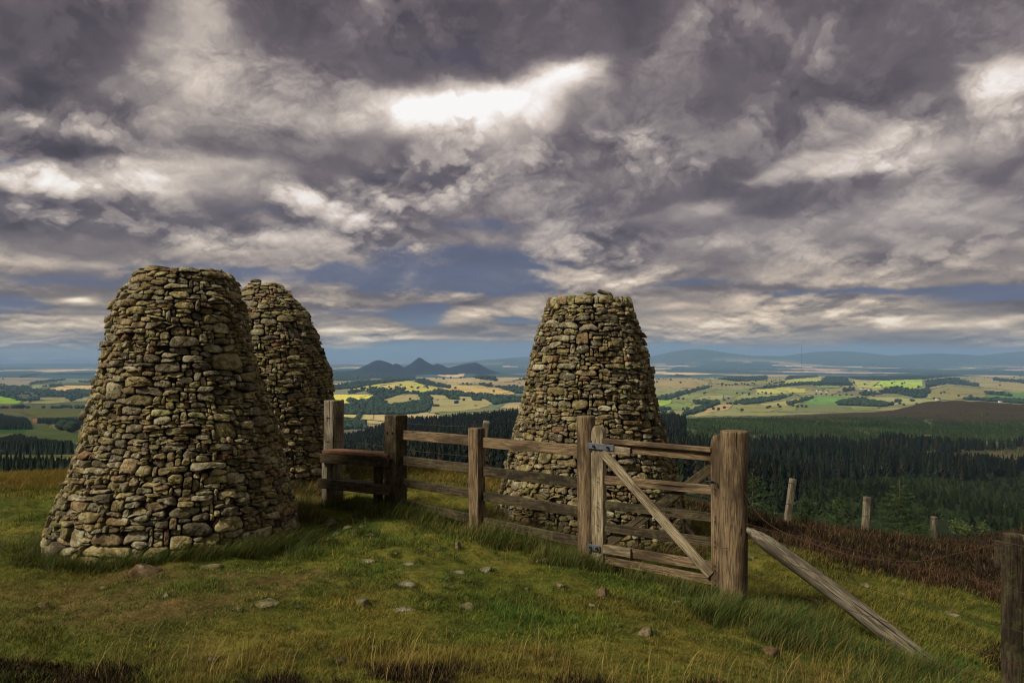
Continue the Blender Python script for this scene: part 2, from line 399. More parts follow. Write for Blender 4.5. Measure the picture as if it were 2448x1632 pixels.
# ------------------------------------------------------------------ farmland layout (polygons on the ground, by where they are seen)
FG = .98    # albedo = displayed colour * FG; holds the fields' sunlit brightness
def c5(p): return [(740 + .2381 * a, 800 + .2381 * b) for a, b in p]
def c6(p): return [(1500 + .403 * a, 800 + .403 * b) for a, b in p]
def c7(p): return [(.2297 * a, 840 + .2297 * b) for a, b in p]
FIELDS = [  # brightest lime and yellow fields have sunlight painted into their colour
 # middle
 (c5([(150, 330), (2300, 330), (2300, 700), (150, 830)]), (84, 104, 92)),
 (c5([(1060, 400), (1200, 385), (1450, 355), (1750, 345), (2240, 350), (2230, 540), (1950, 520), (1700, 490), (1400, 495), (1200, 460), (1060, 430)]), (172, 152, 108)),
 (c5([(400, 548), (560, 515), (700, 495), (1000, 466), (1090, 480), (1150, 500), (1280, 522), (1290, 548), (1100, 585), (950, 565), (750, 545), (560, 565)]), (176, 166, 78)),
 (c5([(700, 510), (850, 490), (930, 500), (820, 540), (740, 540)]), (185, 165, 95)),
 (c5([(1300, 540), (1430, 500), (1700, 510), (1900, 535), (2070, 585), (2000, 618), (1700, 605), (1400, 570)]), (192, 164, 96)),
 (c5([(200, 602), (640, 602), (640, 640), (500, 665), (430, 690), (330, 722), (200, 720)]), (214, 202, 84)),
 (c5([(720, 660), (930, 595), (1100, 600), (1130, 660), (1000, 682), (800, 717)]), (158, 146, 92)),
 (c5([(1200, 600), (1500, 600), (1780, 640), (1840, 690), (1700, 740), (1200, 790), (1240, 700)]), (160, 150, 95)),
 (c5([(1890, 735), (2000, 680), (2160, 675), (2140, 740)]), (170, 150, 100)),
 (c5([(300, 798), (640, 795), (640, 842), (400, 868), (300, 850)]), (178, 165, 100)),
 (c5([(590, 455), (640, 438), (720, 440), (715, 462), (600, 468)]), (150, 110, 105)),
 (c5([(210, 405), (350, 395), (500, 410), (480, 430), (220, 445)]), (128, 138, 110)),
 (c5([(210, 495), (400, 480), (400, 487), (215, 507)]), (170, 175, 130)),
 # right
 (c6([(60, 215), (2400, 215), (2400, 500), (60, 500)]), (128, 126, 82)),
 (c6([(120, 250), (350, 245), (480, 280), (480, 312), (400, 332), (120, 305)]), (156, 138, 94)),
 (c6([(120, 315), (340, 320), (300, 350), (120, 370)]), (140, 138, 86)),
 (c6([(480, 250), (950, 245), (930, 285), (760, 300), (640, 300), (500, 290)]), (140, 134, 82)),
 (c6([(130, 385), (262, 385), (250, 416), (130, 425)]), (150, 172, 66)),
 (c6([(240, 375), (340, 350), (450, 350), (462, 366), (380, 387)]), (132, 140, 80)),
 (c6([(360, 392), (440, 362), (570, 356), (560, 386), (420, 402)]), (150, 148, 88)),
 (c6([(200, 425), (290, 395), (390, 402), (380, 422), (250, 446)]), (120, 136, 70)),
 (c6([(490, 332), (720, 322), (740, 342), (640, 366)]), (118, 126, 72)),
 (c6([(620, 376), (700, 346), (920, 351), (900, 366), (700, 396)]), (144, 144, 82)),
 (c6([(760, 350), (770, 325), (900, 310), (1060, 320), (1050, 347)]), (176, 172, 88)),
 (c6([(920, 287), (950, 258), (1150, 248), (1150, 276), (1050, 292)]), (172, 172, 84)),
 (c6([(1330, 262), (1500, 270), (1450, 312), (1360, 308)]), (164, 162, 86)),
 (c6([(1450, 317), (1500, 270), (1750, 253), (1752, 302), (1700, 322), (1560, 308)]), (160, 182, 70)),
 (c6([(770, 412), (950, 390), (1080, 358), (1100, 368), (1000, 416), (830, 422)]), (172, 158, 92)),
 (c6([(1020, 417), (1120, 365), (1340, 373), (1250, 417)]), (106, 142, 66)),
 (c6([(1420, 368), (1900, 385), (1700, 412), (1580, 417)]), (148, 146, 90)),
 (c6([(1790, 330), (1900, 300), (2100, 320), (2130, 360), (1980, 382), (1800, 372)]), (136, 128, 78)),
 (c6([(1990, 253), (2150, 255), (2400, 288), (2400, 345), (2100, 312)]), (150, 138, 90)),
 (c6([(2120, 372), (2230, 330), (2400, 350), (2400, 388)]), (96, 128, 66)),
 (c6([(380, 452), (560, 410), (630, 410), (600, 442), (450, 467)]), (170, 146, 96)),
 (c6([(345, 480), (400, 460), (520, 465), (430, 484)]), (160, 150, 96)),
 (c6([(640, 432), (800, 425), (1000, 432), (1000, 446), (680, 462)]), (134, 130, 76)),
 (c6([(1310, 427), (1450, 415), (1500, 437), (1350, 447)]), (134, 140, 80)),
 (c6([(1700, 412), (1900, 388), (2000, 388), (1800, 420)]), (176, 160, 116)),
 (c6([(1100, 302), (1200, 300), (1260, 305), (1240, 320), (1120, 318)]), (132, 148, 80)),
 # left
 (c7([(-100, 215), (1200, 215), (1200, 1300), (-100, 1300)]), (82, 84, 46)),
 (c7([(-50, 225), (300, 225), (600, 240), (640, 260), (300, 330), (300, 357), (-50, 350)]), (136, 124, 100)),
 (c7([(560, 262), (1100, 245), (1100, 320), (600, 330)]), (110, 118, 92)),
 (c7([(500, 385), (680, 355), (1100, 355), (1100, 405), (530, 417)]), (204, 172, 108)),
 (c7([(320, 350), (560, 340), (560, 362), (330, 392)]), (130, 136, 92)),
 (c7([(130, 425), (380, 425), (380, 440), (140, 445)]), (150, 152, 110)),
 (c7([(-50, 455), (230, 490), (230, 522), (180, 547), (-50, 537)]), (132, 164, 30)),
 (c7([(230, 522), (450, 475), (700, 480), (1100, 475), (1100, 502), (700, 527), (480, 552), (240, 547)]), (140, 134, 78)),
 (c7([(-50, 540), (480, 552), (1000, 505), (1000, 690), (400, 692), (280, 667), (200, 632), (-50, 600)]), (82, 84, 38)),
 (c7([(-50, 545), (160, 550), (290, 660), (200, 632), (-50, 600)]), (92, 78, 44)),
 (c7([(330, 695), (520, 710), (600, 730), (480, 767), (330, 737)]), (128, 88, 54)),
 (c7([(520, 710), (1000, 722), (1000, 765), (840, 757), (620, 731)]), (176, 164, 124)),
 (c7([(590, 732), (840, 760), (1000, 770), (1000, 860), (820, 852), (650, 812), (490, 780)]), (102, 92, 52)),
 (c7([(-50, 778), (340, 775), (490, 790), (820, 860), (1000, 870), (1000, 950), (800, 942), (300, 872), (200, 842), (-50, 852)]), (66, 76, 32)),
 (c7([(-50, 790), (300, 790), (250, 850), (-50, 852)]), (42, 72, 22)),
 (c7([(70, 972), (280, 950), (500, 985), (1000, 1030), (1000, 1120), (400, 1050), (100, 1000)]), (96, 98, 50)),
]
WOODS = [
 c5([(215, 510), (560, 460), (900, 458), (1060, 436), (1040, 455), (950, 466), (700, 492), (400, 545), (215, 556)]),
 c5([(200, 350), (500, 350), (560, 375), (1000, 400), (1450, 345), (1400, 368), (1080, 400), (1060, 440), (800, 455), (640, 435), (560, 450), (200, 470)]),
 c5([(640, 605), (560, 568), (600, 530), (760, 545), (960, 560), (1140, 590), (1300, 553), (1500, 573), (1800, 607), (2000, 617), (2200, 640), (2180, 675), (2000, 680), (1850, 702), (1780, 652), (1600, 622), (1300, 602), (930, 592), (720, 655), (500, 682), (400, 732), (430, 692), (620, 642)]),
 c5([(250, 735), (500, 682), (720, 662), (800, 717), (1000, 684), (1125, 662), (1105, 615), (1200, 610), (1245, 690), (1190, 775), (900, 805), (250, 800)]),
 c5([(1630, 430), (1700, 390), (1780, 395), (1900, 447), (1890, 467), (1750, 452)]),
 c5([(1700, 500), (1720, 487), (1840, 492), (1845, 526), (1760, 522)]),
 c5([(1870, 525), (1950, 508), (2200, 530), (2200, 605), (2070, 587), (2000, 562)]),
 c5([(1360, 612), (1500, 610), (1500, 652), (1400, 647)]),
 c5([(1610, 622), (1730, 632), (1720, 662), (1640, 657)]),
 c5([(840, 545), (880, 525), (960, 545), (950, 565), (850, 562)]),
 c5([(390, 570), (480, 545), (560, 540), (560, 565), (400, 600)]),
 c5([(1040, 455), (1150, 445), (1420, 522), (1420, 538), (1280, 524), (1150, 503), (1090, 483)]),
 c5([(280, 850), (400, 868), (560, 880), (560, 950), (280, 950)]),
 c5([(370, 660), (430, 645), (480, 660), (470, 678), (380, 675)]),
 c5([(2040, 455), (2180, 435), (2200, 450), (2050, 462)]),
 c6([(230, 245), (300, 232), (380, 243), (370, 252)]),
 c6([(510, 258), (620, 248), (830, 240), (830, 268), (640, 277)]),
 c6([(760, 312), (960, 292), (1150, 274), (1180, 245), (1300, 250), (1340, 302), (1240, 302), (1050, 297), (800, 322)]),
 c6([(930, 262), (960, 240), (1130, 238), (1130, 250), (950, 266)]),
 c6([(1300, 245), (1750, 238), (2000, 238), (1770, 262), (1500, 272), (1330, 262)]),
 c6([(1760, 270), (1940, 254), (2090, 297), (2080, 307), (1900, 293), (1780, 312)]),
 c6([(1490, 327), (1600, 312), (1720, 327), (1780, 310), (1800, 330), (1770, 375), (1700, 375), (1600, 348), (1500, 347)]),
 c6([(1370, 347), (1400, 330), (1520, 352), (1400, 362)]),
 c6([(1240, 402), (1350, 382), (1450, 392), (1590, 417), (1500, 428), (1250, 418)]),
 c6([(640, 402), (700, 388), (900, 367), (990, 357), (900, 387), (700, 417)]),
 c6([(130, 385), (340, 335), (480, 300), (500, 312), (360, 348), (240, 387)]),
 c6([(390, 392), (540, 397), (520, 412), (400, 412)]),
 c6([(950, 407), (1100, 367), (1105, 377), (960, 422)]),
 c6([(2120, 338), (2250, 348), (2290, 367), (2130, 352)]),
 c6([(1990, 377), (2180, 378), (2400, 392), (2400, 412), (2000, 387)]),
 c6([(2160, 254), (2400, 272), (2400, 292), (2170, 272)]),
 c6([(330, 467), (540, 402), (545, 412), (400, 472), (340, 478)]),
 c6([(1270, 320), (1340, 310), (1360, 330), (1290, 340)]),
 c7([(-50, 640), (290, 690), (330, 752), (-50, 752)]),
 c7([(-50, 910), (130, 870), (220, 865), (320, 900), (780, 955), (1000, 980), (1000, 1040), (780, 1015), (300, 950), (-50, 975)]),
 c7([(380, 692), (1000, 695), (1000, 720), (400, 700)]),
 c7([(200, 272), (220, 245), (410, 220), (420, 238), (220, 277)]),
 c7([(-50, 362), (300, 362), (310, 402), (160, 397), (-50, 387)]),
 c7([(-50, 420), (160, 397), (500, 397), (680, 417), (830, 387), (1000, 420), (1000, 462), (670, 472), (400, 472), (380, 450), (140, 447), (130, 425), (230, 510), (-50, 457)]),
 c7([(240, 505), (390, 475), (400, 492), (240, 522)]),
 c7([(680, 465), (860, 450), (860, 482), (740, 517), (690, 492)]),
 c7([(310, 322), (680, 282), (690, 297), (320, 342)]),
 c7([(400, 372), (560, 350), (670, 352), (660, 362)]),
 c7([(460, 228), (970, 214), (1100, 214), (1100, 237), (640, 242)]),
 c7([(820, 310), (1100, 300), (1100, 320), (820, 320)]),
]
def inpoly(px, py, poly):
    r = np.zeros(px.shape, bool); n = len(poly)
    xs = [p[0] for p in poly]; ys = [p[1] for p in poly]
    m = (px > min(xs)) & (px < max(xs)) & (py > min(ys)) & (py < max(ys))
    if not m.any(): return r
    x = px[m]; y = py[m]; c = np.zeros(x.shape, bool)
    for i in range(n):
        x1, y1 = poly[i]; x2, y2 = poly[i - 1]
        if y1 == y2: continue
        c ^= ((y1 > y) != (y2 > y)) & (x < (x2 - x1) * (y - y1) / (y2 - y1) + x1)
    r[m] = c
    return r

def wood_mask(px, py, x, y):
    wx = px + (fbm(x / 55, y / 160, 51, 2) - .5) * 5
    wy = py + (fbm(x / 60, y / 180, 52, 2) - .5) * 2.5
    m = np.zeros(px.shape, bool)
    ok = (y > 500)
    for p in WOODS: m |= inpoly(wx, wy, p)
    return m & ok

def voronoi(x, y, sx, sy, seed):
    gx = x / sx; gy = y / sy
    gy = gy + .35 * np.sin(gx * .7 + seed); gx = gx + .3 * np.sin(gy * .9)
    ix = np.floor(gx); iy = np.floor(gy)
    f1 = np.full(x.shape, 9.); f2 = np.full(x.shape, 9.); cid = np.zeros(x.shape)
    for a in (-1, 0, 1):
        for b in (-1, 0, 1):
            cx = ix + a; cy = iy + b; z = np.zeros_like(cx)
            h1 = _h(cx, cy, z, seed); h2 = _h(cx, cy, z + 1, seed)
            d = np.abs(cx + .15 + .7 * h1 - gx) + np.abs(cy + .15 + .7 * h2 - gy) * .9
            n1 = d < f1
            f2 = np.where(n1, f1, np.minimum(f2, d)); cid = np.where(n1, _h(cx, cy, z + 2, seed), cid); f1 = np.where(n1, d, f1)
    return f1, f2, cid

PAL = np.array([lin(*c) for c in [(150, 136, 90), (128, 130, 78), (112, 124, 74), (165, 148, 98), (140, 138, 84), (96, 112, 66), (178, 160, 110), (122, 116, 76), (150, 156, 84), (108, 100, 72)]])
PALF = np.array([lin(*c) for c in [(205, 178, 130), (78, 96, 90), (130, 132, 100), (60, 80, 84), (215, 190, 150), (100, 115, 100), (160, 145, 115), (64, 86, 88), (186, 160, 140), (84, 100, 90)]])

def ground_colour(x, y, z, shape=None):
    px, py = project(x, y, z)
    n = len(x); c = np.zeros((n, 3))
    # near turf / heather
    near = y < 60
    t = fbm(x * 1.1, y * 1.1, 61, 3)[:, None]; t2 = fbm(x * .5 + 9, y * .5, 62, 3)[:, None]
    g = np.array(lin(70, 76, 28)); ol = np.array(lin(94, 90, 38)); so = np.array(lin(96, 76, 50))
    cn = g * (1 - sstep(.4, .6, t)) + ol * sstep(.4, .6, t)
    cn = cn * (1 - .7 * sstep(.6, .72, t2)) + so * .7 * sstep(.6, .72, t2)
    hm = heather_mask(x, y)[:, None]
    hc = np.array(lin(50, 38, 28)) * (1 - t) * 1.1 + np.array(lin(48, 46, 28)) * t
    cn = cn * (1 - hm) + hc * hm
    # hillside
    mid = (y >= 31) & (y < 3600)
    ch = np.tile(np.array(lin(38, 46, 26)), (n, 1)) * (.7 + .6 * fbm(x / 40, y / 60, 63, 4))[:, None]
    gr = np.array(lin(36, 44, 22)) * (.7 + .6 * fbm(x / 30, y / 60, 64, 4))[:, None]
    rd = ((np.abs(fbm(x / 210, y / 330, 137, 2) - .5) < .010) | (np.abs(fbm(x / 150 + 7, y / 260, 138, 2) - .42) < .005))[:, None]
    ch = np.where(rd, np.array(lin(84, 84, 52)), ch)
    s = (sstep(1900, 2100, px) * sstep(1115, 1145, py))[:, None]
    ch = ch * (1 - s) + gr * s
    # clear-felled strip and heather hill on the right
    s = (np.exp(-((px - 2380) / 130) ** 2 - ((py - 1092) / 22) ** 2))[:, None]
    ch = ch * (1 - s) + np.array(lin(84, 76, 50)) * s
    brown = (sstep(1003, 992, py + (fbm(x / 120, y / 200, 65, 3) - .5) * 14) * sstep(1600, 1900, px))
    brown = np.maximum(brown, sstep(1012, 998, py) * sstep(2140, 2330, px))[:, None]
    bc = np.array(lin(60, 52, 36)) * (.75 + .5 * fbm(x / 60, y / 150, 66, 4))[:, None]
    ch = ch * (1 - brown) + bc * brown
    s = inpoly(px, py, c6([(420, 478), (560, 462), (1000, 440), (1130, 442), (1130, 462), (760, 470), (520, 484)]))[:, None]
    ch = np.where(s, np.array(lin(122, 100, 64)), ch)
    # farmland
    f1, f2, cid = voronoi(x, y, 330, 420, 5)
    e = f2 - f1
    cf = PAL[(cid * 9.99).astype(int)]
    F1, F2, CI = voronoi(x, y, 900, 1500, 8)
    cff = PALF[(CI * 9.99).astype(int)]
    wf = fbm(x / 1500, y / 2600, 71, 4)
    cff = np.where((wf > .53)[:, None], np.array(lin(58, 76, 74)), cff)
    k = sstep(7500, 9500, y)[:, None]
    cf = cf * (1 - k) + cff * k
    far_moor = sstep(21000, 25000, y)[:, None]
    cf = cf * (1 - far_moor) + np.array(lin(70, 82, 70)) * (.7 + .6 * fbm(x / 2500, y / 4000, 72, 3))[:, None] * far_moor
    in_any = np.zeros(n, bool)
    jx = px + (fbm(x / 160, y / 300, 73, 2) - .5) * 4; jy = py + (fbm(x / 170, y / 320, 74, 2) - .5) * 2
    ok = (y > 500) & (y < 9500)
    leftlow = px < 420
    for poly, rgb in FIELDS:
        m = inpoly(jx, jy, poly) & ok & ((y > 2300) | leftlow)
        big = (max(p[0] for p in poly) - min(p[0] for p in poly)) > 400
        if big:
            cf[m] = cf[m] * .45 + np.array(lin(*rgb)) * .55
        else:
            cf[m] = np.array(lin(*rgb)); in_any |= m
    hedge = (e < .05) & (y > 2300) & (y < 9000) & ~(in_any & (e > .025))
    cf[hedge] = np.array(lin(52, 62, 40))
    # the three peaks are heather
    pk = ((_hill(x, y, 905, 857, 11000, 66, 72, 650, 1.45) > 14) | (_hill(x, y, 1003, 853, 11200, 52, 62, 600, 1.25) > 14) | (_hill(x, y, 1136, 863, 11500, 100, 42, 600, 1.5) > 20)) & (y > 9500) & (y < 13500)
    cf[pk] = (np.array(lin(30, 33, 44)) * (.6 + .8 * fbm(x / 300, y / 300, 75, 3))[:, None])[pk]
    if shape is not None:
        fid = np.zeros(n, int)
        for k_, (poly, rgb) in enumerate(FIELDS):
            if (max(p[0] for p in poly) - min(p[0] for p in poly)) <= 400: fid[inpoly(jx, jy, poly)] = k_ + 1
        g_ = fid.reshape(shape); e_ = np.zeros(shape, bool)
        e_[1:] |= g_[1:] != g_[:-1]; e_[:, 1:] |= g_[:, 1:] != g_[:, :-1]
        e_ = e_.ravel() & (y > 700) & (y < 9000) & (fbm(x / 260, y / 260, 79, 2) > .40)
        cf[e_] = np.array(lin(50, 60, 38))
    wm = wood_mask(px, py, x, y)
    cf[wm] = np.array(lin(34, 46, 36))
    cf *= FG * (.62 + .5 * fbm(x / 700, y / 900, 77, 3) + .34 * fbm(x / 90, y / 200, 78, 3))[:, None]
    b = np.where(leftlow, sstep(330, 520, y), sstep(2200, 2700, y))[:, None]
    ch = ch * (1 - b) + cf * b
    a = sstep(31, 60, y)[:, None]
    return cn * (1 - a) + ch * a

def heather_mask(x, y):
    """1 where dark heather grows on the near hill"""
    x = np.asarray(x, float); y = np.asarray(y, float)
    wob = (fbm(x * .6, y * .6, 81, 3) - .5)
    # right slope: heather beyond the green strip
    bnd = 9.9 - .28 * (x - 3.2) + wob * 3.4
    m = sstep(-.3, .5, y - bnd) * sstep(2.2, 3.4, x)
    # frame bottom patches
    m2 = sstep(4.62, 4.42, y + wob * 1.3 + .25 * np.abs(np.sin(x * 1.7 + .6))) * sstep(-1.45, -1.1, x) * sstep(2.1, 1.6, x) * sstep(.36, .5, fbm(x * 2.2, y * 3.1, 83, 3))
    m3 = sstep(4.6, 4.4, y + wob * .9 + .25 * np.sin(x * 2.2)) * .8 * sstep(-1.7, -2.0, x) * sstep(-4.2, -3.2, x)
    m4 = np.exp(-((x - 5.0) / 1.2) ** 2 - ((y - 6.3) / .9) ** 2) * 1.4
    return np.clip(m + m2 + m3 + np.where(m4 > .5, m4, 0), 0, 1)

# ground sheet
def build_ground():
    ui = np.linspace(-.70, .70, 1250)
    uo = np.linspace(.72, 1.25, 60)
    u = np.concatenate([-uo[::-1], ui, uo])
    ys = np.concatenate([np.linspace(-5, 3.0, 40)[:-1], np.linspace(3.0, 14, 330)[:-1],
                         np.exp(np.linspace(math.log(14), math.log(2400), 330))[:-1],
                         1 / np.linspace(1 / 2400, 1 / 45000, 330)])
    U, Y = np.meshgrid(u, ys)
    off = 6 * np.exp(-np.maximum(Y, 0) / 40)
    X = U * (Y + off)
    x = X.ravel(); y = Y.ravel()
    z = ground(x, y)
    z = z + np.where(y < 3600, 0, 0)
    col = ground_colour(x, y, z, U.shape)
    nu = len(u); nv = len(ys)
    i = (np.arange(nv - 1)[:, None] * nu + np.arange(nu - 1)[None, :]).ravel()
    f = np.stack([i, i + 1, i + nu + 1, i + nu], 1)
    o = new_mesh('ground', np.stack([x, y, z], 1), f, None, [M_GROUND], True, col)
    tag(o, 'grassy hilltop falling away to patchwork farmland and distant hills', 'ground', None, 'structure')
build_ground()

# ------------------------------------------------------------------ dry stone cairns
def cairn(label, cx, cy, prof, seed, ztop, big_top=False, lean=None, scale=1.0, rk=1.0):
    r_ = np.random.default_rng(seed)
    pz = np.array([p[0] for p in prof]); pr = np.array([p[1] for p in prof]) * rk
    if lean is None: lean = [(pz[0], 0), (pz[-1], 0)]
    lz = np.array([l[0] for l in lean]); lx = np.array([l[1] for l in lean])
    rad = lambda z: np.interp(z, pz, pr)
    lx_ = lambda z: np.interp(z, lz, lx)
    zb = pz[0]
    NC = 420
    H = zb + r_.uniform(0, .03, NC)
    dth = 2 * math.pi / NC
    stones = []
    copz = ztop - (.13 if big_top else .0)
    guard = 0
    while guard < 6000:
        guard += 1
        i = int(np.argmin(H)); h0 = H[i]
        if h0 >= ztop - .025: break
        coping = big_top and h0 > copz - .02
        tol = r_.choice([.018, .03, .045]) if not coping else .06
        l = i
        while H[(l - 1) % NC] - h0 < tol and i - l < NC // 3: l -= 1
        r = i
        while H[(r + 1) % NC] - h0 < tol and r - i < NC // 3: r += 1
        run = r - l + 1
        rr = float(rad(h0)) + .02
        cw = rr * dth
        frac = (h0 - zb) / (ztop - zb)
        w = float(np.clip(r_.lognormal(math.log(.128), .42), .05, .34)) * scale
        if frac < .15: w *= 1.3
        if r_.random() < .05: w *= 1.5
        if coping: w = r_.uniform(.17, .27)
        nw = max(2, int(round(w / cw)))
        mn = max(2, int(.045 / cw))
        if run - nw < mn: nw = run
        if nw > run: nw = run
        w = nw * cw
        slack = run - nw
        start = l if (slack < 2 * mn and r_.random() < .5) else (r - nw + 1 if slack < 2 * mn else l + int(r_.integers(mn, slack - mn + 1)))
        if w > .5 * scale and not coping:
            nw = max(2, nw // 2); w = nw * cw; start = l
        asp = r_.uniform(.18, .54)
        hh = float(np.clip(w * asp, .024, .1 * scale))
        if w < .08: hh = r_.uniform(.03, .085)
        if r_.random() < .06: hh = min(.17, hh * 1.7)
        if frac < .18: hh = min(.2, hh * 1.25)
        if coping: hh = ztop - h0 + r_.uniform(-.01, .02)
        t0 = h0 + hh + r_.uniform(-.012, .012); t1 = h0 + hh + r_.uniform(-.012, .012)
        if t0 > ztop: t0 = ztop + r_.uniform(-.015, .01)
        if t1 > ztop: t1 = ztop + r_.uniform(-.015, .01)
        idx = [(start + k) % NC for k in range(nw)]
        hb = H[idx].copy()
        newt = np.linspace(t0, t1, nw)
        newt = np.maximum(newt, hb + .015)
        if not (r_.random() < .003 and not coping):
            stones.append((start * dth, (start + nw) * dth, hb[0], hb[nw // 2], hb[-1], newt[0], newt[nw // 2], newt[-1], w))
        H[idx] = newt
    Vs = []; F4 = []; F3 = []; Cs = []; base = 0
    NP = 24
    for (a0, a1, b0, bm, b1, t0, tm, t1, w) in stones:
        zc = (b0 + b1 + t0 + t1) / 4; rr = float(rad(zc))
        hh = (t0 + t1 - b0 - b1) / 2
        g = min(.0035, hh * .05)
        s0 = 0 + g; s1 = (a1 - a0) * rr - g
        wid = s1 - s0
        if wid < .02: continue
        j = lambda k: r_.uniform(-k, k)
        kx = min(.13 * wid, .024); kz = hh * .12
        cutl = r_.random() < .4; cutr = r_.random() < .4
        poly = [(s0 + abs(j(kx)), b0 + g + abs(j(kz)) * .6), (s0 + wid * (.5 + j(.2)), bm + g), (s1 - abs(j(kx)), b1 + g + abs(j(kz)) * .6),
                (s1, b1 + hh * (.5 + j(.25))),
                (s1 - (r_.uniform(.1, .3) * wid if cutr else abs(j(kx))), t1 - g - abs(j(kz))),
                (s0 + wid * (.5 + j(.2)), tm - g + (abs(j(kz)) * .3)),
                (s0 + (r_.uniform(.1, .3) * wid if cutl else abs(j(kx))), t0 - g - abs(j(kz))),
                (s0, b0 + hh * (.5 + j(.25)))]
        q = np.array(poly)
        # chaikin corner cut then resample
        for it in range(1):
            nx = np.roll(q, -1, 0); cc = .13
            q = np.stack([q * (1 - cc) + nx * cc, q * cc + nx * (1 - cc)], 1).reshape(-1, 2)
        qq = np.vstack([q, q[:1]]); d = np.r_[0, np.cumsum(np.hypot(*np.diff(qq, axis=0).T))]
        tt = np.linspace(0, d[-1], NP, endpoint=False)
        q = np.stack([np.interp(tt, d, qq[:, 0]), np.interp(tt, d, qq[:, 1])], 1)
        cen = q.mean(0)
        bul = r_.uniform(.008, .021) * min(1.3, .5 + hh / .09)
        prot = r_.uniform(-.012, .03) + (.02 if r_.random() < .1 else 0)
        tiltx = j(.16); tiltz = j(.22) - .05
        rings = [(1., -.14), (1., -.006), (.985, bul * .5), (.925, bul * .88), (.66, bul * 1.02), (.33, bul * 1.06)]
        pts = []
        for (k, dd) in rings:
            p = cen + (q - cen) * k
            dpt = dd + (prot + (p[:, 0] - cen[0]) * tiltx + (p[:, 1] - cen[1]) * tiltz if dd > -.1 else 0)
            pts.append(np.column_stack([p, np.broadcast_to(dpt, (NP,))]))
        pts.append(np.array([[cen[0], cen[1], bul * 1.06 + prot]]))
        pts = np.vstack(pts)
        th = a0 + pts[:, 0] / rr; z = pts[:, 1]
        sd = seed * 13.7 + base * .01
        ca = r_.uniform(0, 6.28); cd = r_.uniform(.1, .4) * min(wid, hh * 2) ; pl = (pts[:, 0] - cen[0]) * math.cos(ca) + (pts[:, 1] - cen[1]) * math.sin(ca)
        pts[:, 2] -= np.where(pts[:, 2] > -.1, np.maximum(pl - cd * .5, 0) * r_.uniform(.1, .5), 0)
        nz = (fbm(pts[:, 0] * 16 + sd, z * 16, 91, 3) - .5) * .024
        nz2 = (vnoise(pts[:, 0] * 55 + sd, z * 55, None, 92) - .5) * .011
        inner = (pts[:, 2] > bul * .3) & (np.arange(len(pts)) > 3 * NP)
        pts[:, 0] += np.where(inner, r_.uniform(-1, 1, len(pts)) * .12 * wid / 2, 0) * .4; z = z + np.where(inner, r_.uniform(-1, 1, len(pts)) * .1 * hh, 0)
        dd = pts[:, 2] + np.where(pts[:, 2] > -.1, nz + nz2, 0)
        bulge = (fbm(np.cos(th) * 1.6 + seed, np.sin(th) * 1.6 + z * 1.3, 95, 3) - .5) * .085
        rrr = rad(z) + dd + bulge
        X = lx_(z) + rrr * np.cos(th); Y = rrr * np.sin(th)
        zz = z + (fbm(pts[:, 0] * 20 + sd + 5, z * 20, 93, 2) - .5) * .008
        Vs.append(np.column_stack([X, Y, zz]))
        for k in range(len(rings) - 1):
            ii = np.arange(NP); jj = (ii + 1) % NP
            F4.append(base + np.stack([k * NP + ii, k * NP + jj, (k + 1) * NP + jj, (k + 1) * NP + ii], 1))
        ii = np.arange(NP); jj = (ii + 1) % NP; last = (len(rings) - 1) * NP
        F3.append(base + np.stack([last + ii, last + jj, np.full(NP, last + NP)], 1))
        q0 = r_.random()
        if q0 < .035: cb = lin(138, 106, 76)
        elif q0 < .2: cb = lin(142, 122, 86)
        elif q0 < .225: cb = lin(150, 144, 90)
        elif q0 < .4: cb = lin(160, 150, 118)
        elif q0 < .6: cb = lin(118, 108, 84)
        else: cb = lin(150, 136, 92)
        cb = np.array(cb) * r_.uniform(.78, 1.42)
        Cs.append(np.tile(cb, (len(pts), 1)))
        base += len(pts)
    # dark core with closed top
    nth = 64; zs = np.linspace(zb - .3, ztop - .03, 40)
    core = []
    for z in zs:
        a = np.arange(nth) / nth * 2 * math.pi
        rr = rad(z) - .05 + (fbm(np.cos(a) * 1.6 + seed, np.sin(a) * 1.6 + z * 1.3, 95, 3) - .5) * .085
        core.append(np.column_stack([lx_(z) + rr * np.cos(a), rr * np.sin(a), np.full(nth, z)]))
    core.append(np.array([[lx_(ztop), 0, ztop - .01]]))
    core = np.vstack(core)
    nS = sum(len(f) for f in F4); nS3 = sum(len(f) for f in F3)
    for k in range(len(zs) - 1):
        ii = np.arange(nth); jj = (ii + 1) % nth
        F4.append(base + np.stack([k * nth + ii, k * nth + jj, (k + 1) * nth + jj, (k + 1) * nth + ii], 1))
    ii = np.arange(nth); jj = (ii + 1) % nth; last = (len(zs) - 1) * nth
    F3.append(base + np.stack([last + ii, last + jj, np.full(nth, last + nth)], 1))
    Vs.append(core); Cs.append(np.tile(np.array(lin(50, 44, 34)), (len(core), 1)))
    f4 = np.vstack(F4); f3 = np.vstack(F3)
    o = new_mesh('stone_cairn', np.vstack(Vs), f4, f3, [M_STONE, M_CORE], False, np.vstack(Cs), None, (cx, cy, 0))
    mi = np.zeros(len(f4) + len(f3), np.int32)
    mi[nS:len(f4)] = 1; mi[len(f4) + nS3:] = 1
    o.data.polygons.foreach_set('material_index', mi)
    return tag(o, label, 'cairn', 'dry stone cairns on the hilltop')

